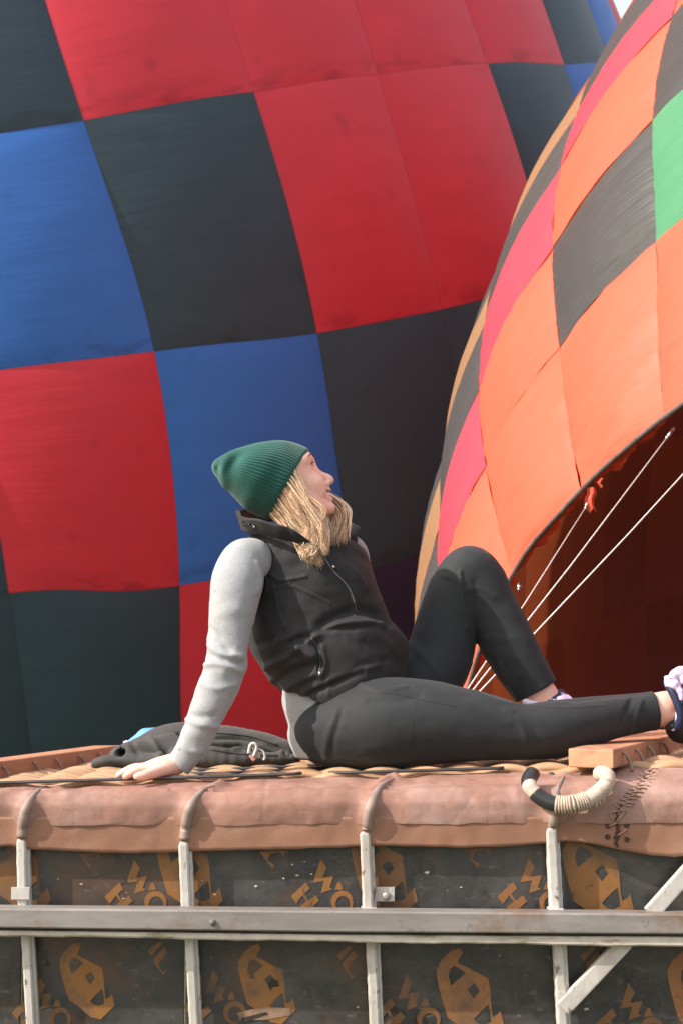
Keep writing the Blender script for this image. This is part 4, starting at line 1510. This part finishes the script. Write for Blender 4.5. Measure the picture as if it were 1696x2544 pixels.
for s in (-1, 1):
    e = ball('eye', H(43.5, 17, s * 30), 11.4 * HM, body, EYEW)
    ball('iris', H(50.6, 19.0, s * 31), np.array([5.0, 5.5, 5.5]) * HM, e, IRIS)
    lid = [H(55.8 - .022 * (q - 26) ** 2, 21.4 - .02 * (q - 30) ** 2, s * q) for q in np.linspace(17, 45, 12)]
    tube('eyelash', lid, np.array([.7, 1.5, 2, 2.2, 2.4, 2.6, 2.6, 2.6, 2.6, 2.3, 1.8, .8]) * HM, body, LASH, 6)
    lid = [H(55.2 - .022 * (q - 26) ** 2, 13.2 + .012 * (q - 30) ** 2, s * q) for q in np.linspace(19, 43, 10)]
    tube('eyelash', lid, .7 * HM, body, LASH, 6)
    br = []
    for q, uq in zip(np.linspace(12, 50, 12), [35, 37, 38.5, 40, 41, 41.8, 42, 41.6, 40.6, 39, 36.5, 33.5]):
        o = H(110, uq, s * q)
        hit = body_bvh.ray_cast(Vector(o), Vector(-hf_))[0]
        if hit is not None:
            br.append(np.array(hit) + hf_ * .0006)
    if len(br) > 4:
        tube('eyebrow', br, np.interp(np.linspace(0, 1, len(br)), [0, .3, .8, 1], [2.2, 2.6, 1.6, .5]) * HM, body, LASH, 6, .5, up=hf_)
    for nm, uu_, ff, w in (('upper_lip', (-58.5, -57, -50.5), (66, 61.5, 47), 3.6), ('lower_lip', (-76.5, -73, -56), (61, 56, 46), 4.2)):
        pts = [H(ff[0], uu_[0], 0), H(ff[1], uu_[1], s * 12), H(ff[2], uu_[2], s * 25.5)]
        c = catmull(pts, 6)
        tube(nm, c, np.linspace(w, 1.2, len(c)) * HM, body, LIP, 8)
arc = [H(58 - .022 * q * q, -66 + .024 * q * q, q) for q in np.linspace(-21, 21, 23)]
tube('teeth', arc, 5.0 * HM, body, TEETH, 8, .55, up=hf_)

# leggings
F = Field((-.22, 3.85, 1.24), (1.0, 4.58, 1.98), .0038)
F.chain(C4(LEG_N), .010)
F.chain(C4(LEG_F), .007)
F.chain(C4([(868, 1795, 92, 4.16), (885, 1735, 98, 4.19), (890, 1670, 105, 4.19)]), .02)
F.chain(C4([(875, 1800, 88, 4.22), (960, 1780, 95, 4.27)]), .02)
F.plane(P(1626, 1764, 4.2), np.array([.97, .1, .10]), P(1560, 1900, 4.0), P(1720, 1640, 4.45))
F.plane(P(1338, 1713, 4.34), np.array([.48, 0, -.88]), P(1255, 1800, 4.15) - .01, P(1430, 1660, 4.52) + .01)
zz = F.ax[2][None, None, :]
F.D = np.maximum(F.D, ((zw(0.0) + .012 + .029 * F.ax[0][:, None, None]) - zz)).astype(np.float32)   # flattened where she sits
lv, lq = F.mesh()
ln = vnormals(lv, lq)
lb = bvh_of(lv, lq)
ld = .0022 * vnoise(lv, 9, 1) + .0011 * vnoise(lv * np.array([.5, .5, 1.5]), 28, 3) + .0004 * vnoise(lv, 70, 8)
for (pl, amp, w) in (([(1143, 1420), (1146, 1470), (1160, 1560)], -.006, .006),
                     ([(1240, 1650), (1262, 1690), (1280, 1730)], -.004, .008), ([(1228, 1640), (1246, 1680), (1262, 1700)], .003, .006), ([(1290, 1690), (1300, 1735)], .003, .008),
                     ([(1570, 1735), (1545, 1790), (1512, 1830)], .005, .008), ([(1592, 1740), (1575, 1790), (1560, 1822)], -.004, .008), ([(1420, 1742), (1500, 1733), (1600, 1722)], .004, .012),
                     ([(835, 1775), (815, 1830), (808, 1885)], -.004, .012), ([(850, 1760), (838, 1800), (820, 1870)], .003, .009),
                     ([(740, 1878), (850, 1888), (1000, 1888), (1200, 1880)], -.003, .010),
                     ([(1180, 1718), (1230, 1740), (1290, 1750)], -.003, .010), ([(1160, 1745), (1220, 1775), (1260, 1800)], -.002, .012),
                     ([(895, 1700), (950, 1716), (1005, 1708)], -.004, .010), ([(920, 1740), (980, 1742), (1040, 1730)], .003, .012), ([(1255, 1768), (1292, 1800), (1310, 1860)], -.0025, .009), ([(1280, 1775), (1320, 1805), (1345, 1850)], .0025, .008), ([(1100, 1430), (1130, 1440), (1146, 1450)], -.003, .008), ([(1150, 1470), (1190, 1462), (1225, 1480)], -.002, .009), ([(1020, 1600), (1060, 1640), (1100, 1690)], -.003, .012), ([(1430, 1780), (1460, 1820), (1476, 1850)], -.0018, .004), ([(1300, 1752), (1400, 1758), (1500, 1752)], -.0015, .004)):
    pth = cast_path(lb, pl, 5, 0)
    if len(pth) > 1:
        ld += amp * np.exp(-(dist_poly(lv, pth) / w) ** 2)
lv = lv + ln * ld[:, None]
leg = qmesh('leggings', lv, lq, person, LEGM)
lb = bvh_of(lv, lq)
for pl in ([(876, 1722), (960, 1722), (1050, 1740), (1130, 1756)], [(1028, 1740), (1024, 1800), (1020, 1870)]):
    pth = cast_path(lb, pl, 8, -.0004)
    if len(pth) > 3:
        tube('seam', pth, .0011, leg, TRIM, 6)

# shirt: near sleeve, far sleeve and the tail that shows under the vest
F = Field((-.46, 3.84, 1.22), (.16, 4.56, 1.99), .0034)
SL = [(622, 1392, 56, 4.07), (602, 1396, 54, 4.05), (590, 1442, 63, 4.03), (581, 1500, 59, 4.015), (572, 1560, 54, 4.005), (567, 1612, 49, 3.995), (561, 1655, 50, 3.99), (543, 1705, 48, 3.985), (514, 1772, 43.5, 3.98), (489, 1830, 41, 3.975),
      (463, 1876, 34, 3.972), (436, 1912, 32, 3.97)]
F.chain(C4(SL), .01)
F.plane(P(441, 1898, 3.97), np.array([-.72, 0, -.69]), P(360, 1990, 3.8), P(500, 1850, 4.12))
F.chain(C4([(862, 1364, 38, 4.28), (876, 1380, 38, 4.31), (888, 1440, 34, 4.36), (893, 1540, 35, 4.42), (860, 1640, 32, 4.46), (815, 1740, 28, 4.50), (778, 1826, 23, 4.52)]), .01)
rows = []
for (y, xl, xr, Yc, ry) in ((1700, 702, 940, 4.18, .135), (1750, 700, 900, 4.18, .13), (1800, 716, 880, 4.175, .125), (1840, 718, 850, 4.17, .12), (1880, 735, 830, 4.165, .11)):
    a, b = P(xl, y, Yc), P(xr, y, Yc)
    rows.append((a[2], (a[0] + b[0]) / 2, Yc, (b[0] - a[0]) / 2, ry))
F.slices(rows, .008)
sv, sq = F.mesh()
sn = vnormals(sv, sq)
sb = bvh_of(sv, sq)
# fine drag folds that ring the sleeve, deeper at the elbow and above the cuff
wrk = vnoise(np.stack([sv[:, 0] * .6 + sv[:, 2] * .25, sv[:, 1] * .5, sv[:, 2] * 1.0 - sv[:, 0] * .2], 1), 34, 5)
py_ = HZ - (sv[:, 2] - 1.55) / 4.0 * FOC
w8 = np.interp(py_, [1330, 1480, 1560, 1680, 1740, 1790, 1850, 1900], [.1, .25, .8, .9, .5, .8, .5, .2])
sd = .0042 * wrk * w8 + .003 * vnoise(sv, 10, 6) + .0012 * vnoise(sv, 60, 7) * w8
for (pl, amp, w) in (([(520, 1600), (545, 1622), (600, 1632)], -.006, .009), ([(512, 1652), (545, 1650), (602, 1668)], -.006, .008), ([(516, 1626), (556, 1640), (606, 1650)], .005, .008),
                     ([(520, 1560), (550, 1590), (570, 1618)], .005, .009), ([(462, 1786), (490, 1800), (540, 1806)], -.006, .008), ([(458, 1778), (486, 1780), (530, 1780)], .006, .010),
                     ([(450, 1850), (470, 1866), (500, 1868)], -.003, .007), ([(640, 1470), (648, 1440), (640, 1400)], -.004, .010), ([(500, 1700), (540, 1712), (585, 1700)], -.004, .008)):
    pth = cast_path(sb, pl, 5, 0)
    if len(pth) > 1:
        sd += amp * np.exp(-(dist_poly(sv, pth) / w) ** 2)
sv = sv + sn * sd[:, None]
shirt = qmesh('shirt', sv, sq, person, SHIRT)

# vest
F = Field((-.40, 3.86, 1.26), (.26, 4.52, 2.00), .0034)
rows = []
for (y, xl, xr, Yc, ry) in ((1326, 664, 836, 4.165, .075), (1342, 626, 880, 4.17, .105), (1365, 592, 908, 4.18, .125), (1400, 582, 921, 4.18, .135), (1440, 590, 932, 4.18, .140), (1490, 602, 950, 4.18, .145),
                            (1540, 610, 970, 4.18, .150), (1590, 615, 1000, 4.18, .158), (1630, 630, 1008, 4.18, .160), (1680, 662, 1004, 4.18, .158), (1730, 688, 985, 4.18, .155), (1800, 708, 960, 4.18, .15)):
    a, b = P(xl, y, Yc), P(xr, y, Yc)
    rows.append((a[2], (a[0] + b[0]) / 2, Yc, (b[0] - a[0]) / 2, ry))
F.slices(rows, .004, 2.25)
F.chain(C4([(640, 1352, 28, 4.12), (720, 1334, 34, 4.15), (800, 1332, 30, 4.19), (866, 1342, 24, 4.24)]), .02)      # yoke
F.chain(C4([(800, 1440, 62, 4.10), (850, 1450, 58, 4.11)]), .03)                                                  # bust
F.chain(C4([(880, 1570, 52, 4.09), (940, 1590, 50, 4.12), (975, 1610, 40, 4.16)]), .02)                           # belly
# armholes are opened by the near and far sleeves
for a, b in zip(C4(SL[:5])[:-1], C4(SL[:5])[1:]):
    F.seg(a[:3], b[:3], a[3] + .0005, b[3] + .0005, .004, 1.0, 'cut')
F.plane(P(800, 1748, 4.02), np.array([-.44, -.10, -.90]), P(560, 2000, 3.8), P(1100, 1560, 4.6))
vv_, vq_ = F.mesh()
vn_ = vnormals(vv_, vq_)
vb = bvh_of(vv_, vq_)
vd = .003 * vnoise(vv_, 8, 1) + .0018 * vnoise(vv_ * np.array([1, 1, 1.8]), 24, 2) + .0006 * vnoise(vv_, 70, 3)
CRE = (([(668, 1420), (690, 1440), (720, 1440), (760, 1432)], -.003, .005),
       ([(680, 1460), (692, 1520), (712, 1570)], -.0025, .004), ([(690, 1462), (720, 1455), (760, 1470), (820, 1500)], -.002, .004),
       ([(800, 1556), (840, 1530), (890, 1516), (935, 1526), (966, 1545)], .012, .016), ([(770, 1590), (820, 1556), (880, 1548), (950, 1552)], -.009, .012),
       ([(725, 1596), (760, 1582), (790, 1570), (850, 1560), (930, 1556)], .006, .008),
       ([(738, 1604), (762, 1620), (778, 1630)], -.014, .014), ([(770, 1584), (788, 1604), (796, 1640), (792, 1668)], .007, .006), ([(800, 1610), (806, 1650), (798, 1680)], -.004, .008),
       ([(660, 1660), (700, 1640), (740, 1614)], -.007, .010), ([(690, 1590), (720, 1582), (740, 1570)], -.005, .010), ([(640, 1600), (672, 1590), (710, 1570)], .004, .012),
       ([(690, 1735), (730, 1700), (790, 1670)], -.006, .011), ([(680, 1700), (720, 1670), (770, 1655)], .006, .012), ([(712, 1762), (770, 1725), (840, 1695), (900, 1670)], .005, .008),
       ([(730, 1740), (780, 1708), (850, 1680), (940, 1650)], -.003, .010), ([(815, 1690), (816, 1725)], -.002, .005), ([(840, 1690), (900, 1655), (960, 1640)], .003, .010),
       ([(860, 1400), (890, 1430), (905, 1460)], -.003, .010), ([(850, 1370), (862, 1410), (866, 1450)], .003, .010), ([(960, 1560), (985, 1600), (985, 1650)], .003, .02),
       ([(800, 1380), (830, 1418), (862, 1452), (878, 1490), (884, 1530)], -.0035, .004), ([(900, 1560), (950, 1580), (990, 1630)], -.003, .014))
for (pl, amp, w) in CRE:
    pth = cast_path(vb, pl, 5, 0)
    if len(pth) > 1:
        vd += 1.35 * amp * np.exp(-(dist_poly(vv_, pth) / w) ** 2)
vv_ = vv_ + vn_ * vd[:, None]
vest = qmesh('vest', vv_, vq_, person, VESTM)
vb = bvh_of(vv_, vq_)
for nm, pl, r, m in (('zip', [(800, 1378), (830, 1420), (862, 1454), (878, 1488), (884, 1520)], .0016, material('zip_teeth', (.16, .16, .19), .35, .2, 60, spec=.6)),
                     ('pocket_zip', [(772, 1584), (789, 1606), (796, 1640), (793, 1668)], .0016, material('zip_tape', (.10, .10, .11), .4, .2, 60)),
                     ('seam', [(662, 1450), (684, 1462), (692, 1520), (712, 1572)], .0010, TRIM),
                     ('seam', [(684, 1450), (740, 1450), (800, 1478), (850, 1505)], .0010, TRIM),
                     ('seam', [(674, 1330), (676, 1380), (668, 1440)], .0009, TRIM),
                     ('pocket_welt', [(682, 1464), (700, 1455), (722, 1449)], .0024, TRIM)):
    pth = cast_path(vb, pl, 8, -.0003)
    if len(pth) > 3:
        tube(nm, pth, r, vest, m, 6)
z0 = cast(vb, 828, 1408, .004)
tube('zip_pull', [z0 + np.array([-.004, 0, .006]), z0 + np.array([.001, -.001, -.002]), z0 + np.array([.006, -.001, -.009])], [.005, .0062, .004], vest, TRIM, 8)
tube('zip_slider', [z0 + np.array([-.002, -.006, .002]), z0 + np.array([.003, -.006, -.003])], .0033, vest, ZIP, 8)
z1 = cast(vb, 793, 1668, .003)
tube('zip_pull', [z1, z1 + np.array([.002, -.002, -.010])], .003, vest, ZIP, 8)
# piping round the near armhole
pp = []
for (x, y) in catmull([(603, 1330), (628, 1346), (646, 1372), (656, 1402), (660, 1440), (659, 1468), (648, 1490)], 6):
    q = cast(vb, x + 3, y, .001)
    if q is not None:
        pp.append(q)
if len(pp) > 4:
    tube('armhole_piping', pp, .0042, vest, TRIM, 8)

# collar: a stand-up band, folded open at the front
cb = [(598, 1300, 4.20), (612, 1318, 4.10), (660, 1326, 4.045), (715, 1340, 4.02), (752, 1352, 4.03), (790, 1372, 4.05)]
ct = [(592, 1268, 4.20), (606, 1282, 4.07), (650, 1292, 4.01), (705, 1306, 3.995), (750, 1330, 4.005), (792, 1368, 4.045)]


def band(b, t, name):
    b3 = catmull([P(*q) for q in b], 6)
    t3 = catmull([P(*q) for q in t], 6)
    n = len(b3)
    V, Fc = [], []
    m = 7
    for i in range(n):
        for j in range(m):
            f = j / (m - 1)
            q = b3[i] * (1 - f) + t3[i] * f
            q = q + np.array([0, -.006 * math.sin(f * math.pi), 0]) + .002 * np.array([math.sin(i * .9 + j), math.cos(i * 1.3), math.sin(i * .7)])
            V.append(q)
    for i in range(n - 1):
        for j in range(m - 1):
            Fc.append((i * m + j, i * m + j + 1, (i + 1) * m + j + 1, (i + 1) * m + j))
    o = mesh(name, V, Fc, vest, VESTM)
    s = o.modifiers.new('thickness', 'SOLIDIFY')
    s.thickness = .006
    return o


band(cb, ct, 'collar')
band([(598, 1300, 4.20), (640, 1296, 4.30), (720, 1296, 4.33), (800, 1306, 4.34), (868, 1330, 4.31)], [(592, 1268, 4.20), (640, 1262, 4.31), (720, 1264, 4.345), (800, 1280, 4.355), (868, 1296, 4.33)], 'collar')
band([(790, 1372, 4.055), (826, 1362, 4.10), (852, 1344, 4.17), (868, 1330, 4.31)], [(796, 1364, 4.05), (846, 1346, 4.09), (893, 1311, 4.17), (868, 1296, 4.33)], 'collar')
for (x, y, r) in ((640, 1300, .0055), (631, 1307, .0055), (620, 1303, .004)):
    ball('cord_toggle', P(x, y, 4.035), r, vest, material('toggle_black', (.012, .012, .012), .2, .1, 40, spec=.6))
ball('toggle_glint', P(632, 1309, 4.028), .0024, vest, ZIP)
g = Geo()
for k in range(7):
    a = P(604 + 4 * k, 1298 + k, 4.06)
    g.add(*tube_geo([a, a + np.array([.004, -.004, .006]), a + np.array([.008, -.002, -.004]), a + np.array([.003 * k, -.006, -.008])], .0032, 6))
g.build('bunched_drawcord', vest, TRIM)

# beanie
BEAN = material('beanie_knit', (0.011, 0.082, 0.068), 0.85, 0.12, 30, 0.2, 500, .0006, 0.2, sheen=0.35)
RB_ = [(0, (768, 1120), (672, 1289), 84, 4.125), (.04, (761, 1114), (664, 1289), 88, 4.123), (.15, (735, 1103), (640, 1280), 92, 4.12), (.3, (700, 1096), (612, 1265), 94, 4.112), (.45, (660, 1099), (588, 1241), 88, 4.104),
       (.6, (622, 1106), (570, 1222), 74, 4.095), (.75, (582, 1118), (553, 1208), 58, 4.087), (.87, (552, 1133), (541, 1188), 42, 4.08), (.95, (536, 1143), (531, 1174), 26, 4.077), (1.0, (529, 1151), (526, 1162), 10, 4.075)]
arr = np.array([[a, *t, *b, d, Y] for a, t, b, d, Y in RB_])
fine = catmull(arr, 9)
NR = 352
V = []
for i, row in enumerate(fine):
    s, tx, ty, bx, by, dp, Yc = row
    T3, B3 = P(tx, ty, Yc), P(bx, by, Yc)
    c = (T3 + B3) / 2
    a = (T3 - B3) / 2
    for k in range(NR):
        th = 2 * math.pi * k / NR
        rib = .0011 * math.cos(th * 76) * np.interp(s, [0, .5, .9, 1], [1, 1, .5, 0])
        ca, sa = math.cos(th), math.sin(th)
        q = c + a * ca * abs(ca) ** -.06 + np.array([0, -1, 0]) * dp * mpp(Yc) * sa
        nr = (a / np.linalg.norm(a)) * ca + np.array([0, -1, 0]) * sa
        dip = 0
        if s > .45:
            dip = -.013 * math.exp(-((s - .66) / .09) ** 2) * math.exp(-((th - 1.25) / .55) ** 2) + .006 * math.exp(-((s - .80) / .07) ** 2) * math.exp(-((th - 1.5) / .6) ** 2)
            dip += -.009 * math.exp(-((s - .88) / .05) ** 2) * math.exp(-((th - 1.9) / .5) ** 2)
        V.append(q + nr * (rib + dip))
V = np.array(V)
V += .0018 * vnoise(V, 26, 3)[:, None] * np.array([.4, -1, .4])
n = len(fine)
Fb = [(i * NR + k, i * NR + (k + 1) % NR, (i + 1) * NR + (k + 1) % NR, (i + 1) * NR + k) for i in range(n - 1) for k in range(NR)]
Fb.append(tuple((n - 1) * NR + k for k in range(NR)))
# turned-in brim
base = len(V)
inn = []
for k in range(NR):
    c0 = V[[0 * NR + j for j in range(0, NR, 8)]].mean(0)
    inn.append(V[k] + (c0 - V[k]) * .06 + (V[2 * NR + k] - V[k]) * .4)
V = np.concatenate([V, np.array(inn)])
Fb += [(k, base + k, base + (k + 1) % NR, (k + 1) % NR) for k in range(NR)]
mesh('beanie', V, Fb, person, BEAN)

# hair: many tapered locks
hm, nt, hb = new_mat('blond_hair')
oi = nt.nodes.new('ShaderNodeNewGeometry')
rp = nt.nodes.new('ShaderNodeValToRGB')
rp.color_ramp.elements[0].color = (0.24, 0.115, 0.06, 1)
rp.color_ramp.elements[1].color = (0.95, 0.78, 0.58, 1)
e = rp.color_ramp.elements.new(.45)
e.color = (0.66, 0.42, 0.25, 1)
nt.links.new(oi.outputs['Random Per Island'], rp.inputs[0])
nt.links.new(rp.outputs[0], hb.inputs['Base Color'])
hb.inputs['Roughness'].default_value = .42
hb.inputs['Specular IOR Level'].default_value = .5
hb.inputs['Anisotropic'].default_value = .5
r5 = np.random.default_rng(11)
hg = Geo()


def lock(pts, r0, r1, n=6, sides=4, flat=.6, wave=0.0, phase=0.0):
    c = catmull(pts, n)
    m = len(c)
    t = np.linspace(0, 1, m)
    if wave:
        o = wave * t ** .8 * np.sin(9.5 * t + phase)
        c = c + o[:, None] * np.array([.8, -.35, .45])
    rad = r0 * np.interp(t, [0, .12, .7, 1], [.8, 1, .8, .12]) * (1 - t) + r1 * np.interp(t, [0, .7, 1], [1, .9, .1]) * t
    hg.add(*tube_geo(c, np.maximum(rad, .0002), sides, flat, up=(0, 1, 0)))


CL = r5.normal(0, 1, (16, 4))


def near_lock(f, j, rr, depth):
    """f 0 at the temple .. 1 at the nape; j jitter"""
    root = np.array([745 - 70 * f, 1165 + 117 * f])
    pd = 4.125 - .082 * math.sin(math.pi * min(1, .35 + .5 * f)) - depth
    p1 = np.interp(f, [0, .25, .5, .75, 1], [760, 752, 735, 712, 690]), np.interp(f, [0, .25, .5, .75, 1], [1215, 1238, 1260, 1282, 1296])
    p2 = np.interp(f, [0, .25, .5, .75, 1], [782, 782, 766, 748, 730]), np.interp(f, [0, .25, .5, .75, 1], [1272, 1292, 1302, 1316, 1326])
    e0 = np.interp(f, [0, .3, .6, 1], [806, 800, 784, 752]), np.interp(f, [0, .3, .6, 1], [1340, 1372, 1388, 1372])
    w = 9 * math.sin(f * 9 + 1.2 * j)
    cl = CL[int(f * 15.99)]
    jx, jy = cl[0] * 8 + r5.normal(0, 3), cl[1] * 8 + r5.normal(0, 4)
    w = cl[2] * 9 + r5.normal(0, 2.5)
    k = cl[3] + r5.normal(0, .5)
    pts = [P(root[0] - 8, root[1] - 6, pd + .006), P(p1[0] + jx * .5, p1[1] + jy * .5, pd - .006), P(p2[0] + jx + w, p2[1] + jy, pd - .014 - .004 * k),
           P((p2[0] + e0[0]) / 2 + jx - w, (p2[1] + e0[1]) / 2 + jy, min(pd - .012, 4.03) - .004 * k), P(e0[0] + jx * 1.8, e0[1] + jy * 1.5, 4.005 - .005 * k + .02 * (1 - f))]
    lock(pts, rr, rr * .8, 8, wave=.0065 + .002 * cl[3], phase=cl[0] * 1.2 + f * 5 + r5.normal(0, .25))


for k in range(90):
    near_lock((k + .5) / 90, r5.uniform(0, 1), r5.uniform(.0032, .0046), r5.uniform(-.016, -.008))
for k in range(2100):
    near_lock(r5.uniform(0, 1), r5.uniform(0, 1.2), r5.uniform(.0004, .0010), r5.uniform(-.008, .010))
for k in range(150):
    near_lock(r5.uniform(0, 1), r5.uniform(0, 6), r5.uniform(.0003, .0006), r5.uniform(.0, .022))
# wispy flick at the ends
for k in range(14):
    a = np.array([r5.uniform(742, 800), r5.uniform(1345, 1378)])
    d = np.array([r5.uniform(-20, 4), r5.uniform(6, 20)])
    lock([P(a[0], a[1], 4.0), P(a[0] + d[0] * .4, a[1] + d[1] * .7, 3.994), P(a[0] + d[0] * 1.1, a[1] + d[1], 3.996)], .0011, .0007, 5)
# hair on the far side, seen past the chin
for k in range(420):
    f = r5.uniform(0, 1)
    jx, jy = r5.normal(0, 3), r5.normal(0, 5)
    x0, y0 = 812 + 20 * f, 1250 - 10 * f
    x1, y1 = 820 + 42 * f, 1285 - 20 * f
    x2, y2 = 815 + 52 * f, 1320 - 18 * f
    x3, y3 = 812 + 40 * f, 1352 - 8 * abs(f - .4)
    Yf = 4.17 + .03 * r5.uniform(-1, 1)
    w = 5 * math.sin(k)
    lock([P(x0 - 25, y0 - 20, Yf + .03), P(x0 + jx, y0 + jy, Yf), P(x1 + jx + w, y1 + jy, Yf - .02), P(x2 + jx - w, y2 + jy, Yf - .05), P(x3 + jx * 2, y3 + jy, Yf - .085)], float(r5.choice([.0008, .0012, .004], p=[.5, .38, .12])), r5.uniform(.0007, .0016), 7, wave=.006, phase=4 * f + r5.normal(0, .3))
for k in range(150):
    f = k / 149
    lock([P(790 + 22 * f, 1296 - 12 * f, 4.10), P(798 + 20 * f, 1318, 4.08), P(802 + 16 * f, 1345 + r5.normal(0, 5), 4.04), P(800 + 12 * f + r5.normal(0, 4), 1366 + r5.normal(0, 8), 4.02)], r5.uniform(.0009, .003), .0012, 6)
hair = hg.build('hair', person, hm)

# shoes and socks
KNIT, nt, kb = new_mat('shoe_knit')
tc = nt.nodes.new('ShaderNodeTexCoord')
vo = nt.nodes.new('ShaderNodeTexVoronoi')
vo.inputs['Scale'].default_value = 130
nt.links.new(tc.outputs['Object'], vo.inputs['Vector'])
kc = mixc(nt, ramp(nt, vo.outputs['Distance'], .28, .36), (0.10, 0.36, 0.42), (0.010, 0.013, 0.035))
nt.links.new(kc, kb.inputs['Base Color'])
kb.inputs['Roughness'].default_value = .6
NAVYS = material('shoe_navy', (0.012, 0.018, 0.055), 0.55, 0.2, 40)
HEEL = material('shoe_heel', (0.018, 0.018, 0.022), 0.55, 0.2, 40)
LAV = material('lavender_tongue', (0.52, 0.40, 0.58), 0.6, 0.12, 40, .3, 200)
SOLE = material('shoe_sole', (0.55, 0.55, 0.58), 0.6, 0.15, 40)
SOCK = material('lavender_sock', (0.56, 0.54, 0.66), 0.8, 0.1, 60)


def sdfpart(name, parent, mat, lo, hi, h, fn, noise=0.0):
    f = Field(lo, hi, h)
    fn(f)
    v, q = f.mesh()
    if noise:
        v = v + vnormals(v, q) * (noise * vnoise(v, 45, 3) + noise * .5 * vnoise(v, 110, 4))[:, None]
    return qmesh(name, v, q, parent, mat)


bx = (P(1610, 1900, 4.1) - np.array([0, .05, 0]), P(1860, 1540, 4.4) + np.array([0, .05, 0]))
shoe = sdfpart('shoe', person, KNIT, bx[0], bx[1], .003,
               lambda f: (f.chain(C4([(1698, 1792, 44, 4.23), (1730, 1735, 44, 4.235), (1766, 1670, 38, 4.25), (1792, 1620, 28, 4.26)]), .012),
                          f.chain(C4([(1688, 1760, 38, 4.22), (1706, 1720, 34, 4.22)]), .012),
                          f.plane(P(1662, 1760, 4.2), np.array([-.95, 0, -.28]), bx[0], bx[1])))
sdfpart('heel_counter', shoe, HEEL, bx[0], bx[1], .003, lambda f: (f.chain(C4([(1668, 1804, 9, 4.17), (1688, 1806, 36, 4.23), (1712, 1812, 36, 4.24)]), .01), f.chain(C4([(1662, 1806, 10, 4.20), (1684, 1822, 20, 4.23)]), .01)))
sdfpart('ankle_collar', shoe, NAVYS, bx[0], bx[1], .003, lambda f: f.chain(C4([(1655, 1696, 9, 4.18), (1668, 1716, 10, 4.165), (1682, 1750, 9, 4.155), (1690, 1782, 9, 4.155), (1682, 1806, 10, 4.165)]), .008))
sdfpart('tongue', shoe, LAV, bx[0], bx[1], .0028, lambda f: (f.chain(C4([(1654, 1684, 7, 4.18), (1660, 1704, 8, 4.17)]), .004), f.chain(C4([(1672, 1682, 13, 4.17), (1690, 1672, 15, 4.18), (1720, 1660, 14, 4.19)]), .005),
                                                             f.chain(C4([(1676, 1700, 10, 4.16), (1690, 1720, 8, 4.155), (1692, 1736, 5, 4.15)]), .005), f.chain(C4([(1700, 1690, 14, 4.165), (1722, 1690, 12, 4.17)]), .005)), .004)
sdfpart('sole', shoe, SOLE, bx[0], bx[1], .003, lambda f: f.chain(C4([(1730, 1830, 20, 4.24), (1768, 1770, 18, 4.245), (1806, 1690, 18, 4.255), (1822, 1630, 14, 4.26)]), .01, sy=2.2))
sdfpart('sock', person, SOCK, bx[0], bx[1], .003, lambda f: f.chain(C4([(1670, 1812, 5, 4.17), (1682, 1796, 6, 4.168), (1680, 1770, 3, 4.17)]), .004))
by = (P(1270, 1910, 4.2) - np.array([0, .05, 0]), P(1560, 1690, 4.5) + np.array([0, .05, 0]))
shoe2 = sdfpart('shoe', person, KNIT, by[0], by[1], .003, lambda f: f.chain(C4([(1345, 1822, 44, 4.34), (1400, 1815, 48, 4.35), (1455, 1838, 40, 4.36), (1510, 1852, 28, 4.37)]), .012))
sdfpart('ankle_collar', shoe2, NAVYS, by[0], by[1], .003, lambda f: (f.chain(C4([(1300, 1768, 8, 4.29), (1340, 1762, 10, 4.285), (1372, 1745, 10, 4.29), (1392, 1728, 14, 4.34)]), .008), f.chain(C4([(1390, 1724, 12, 4.35), (1404, 1732, 10, 4.35)]), .006)))
sdfpart('tongue', shoe2, LAV, by[0], by[1], .0028, lambda f: (f.chain(C4([(1372, 1748, 10, 4.29), (1392, 1742, 14, 4.30), (1414, 1744, 11, 4.32)]), .005), f.chain(C4([(1396, 1732, 9, 4.32), (1412, 1738, 9, 4.33)]), .005)), .004)
sdfpart('sock', person, SOCK, by[0], by[1], .003, lambda f: f.chain(C4([(1304, 1744, 8, 4.29), (1330, 1752, 8, 4.285), (1352, 1750, 4, 4.285)]), .005))
sdfpart('sole', shoe2, SOLE, by[0], by[1], .003, lambda f: f.chain(C4([(1330, 1872, 20, 4.34), (1400, 1872, 22, 4.35), (1520, 1874, 18, 4.37)]), .01, sy=2))
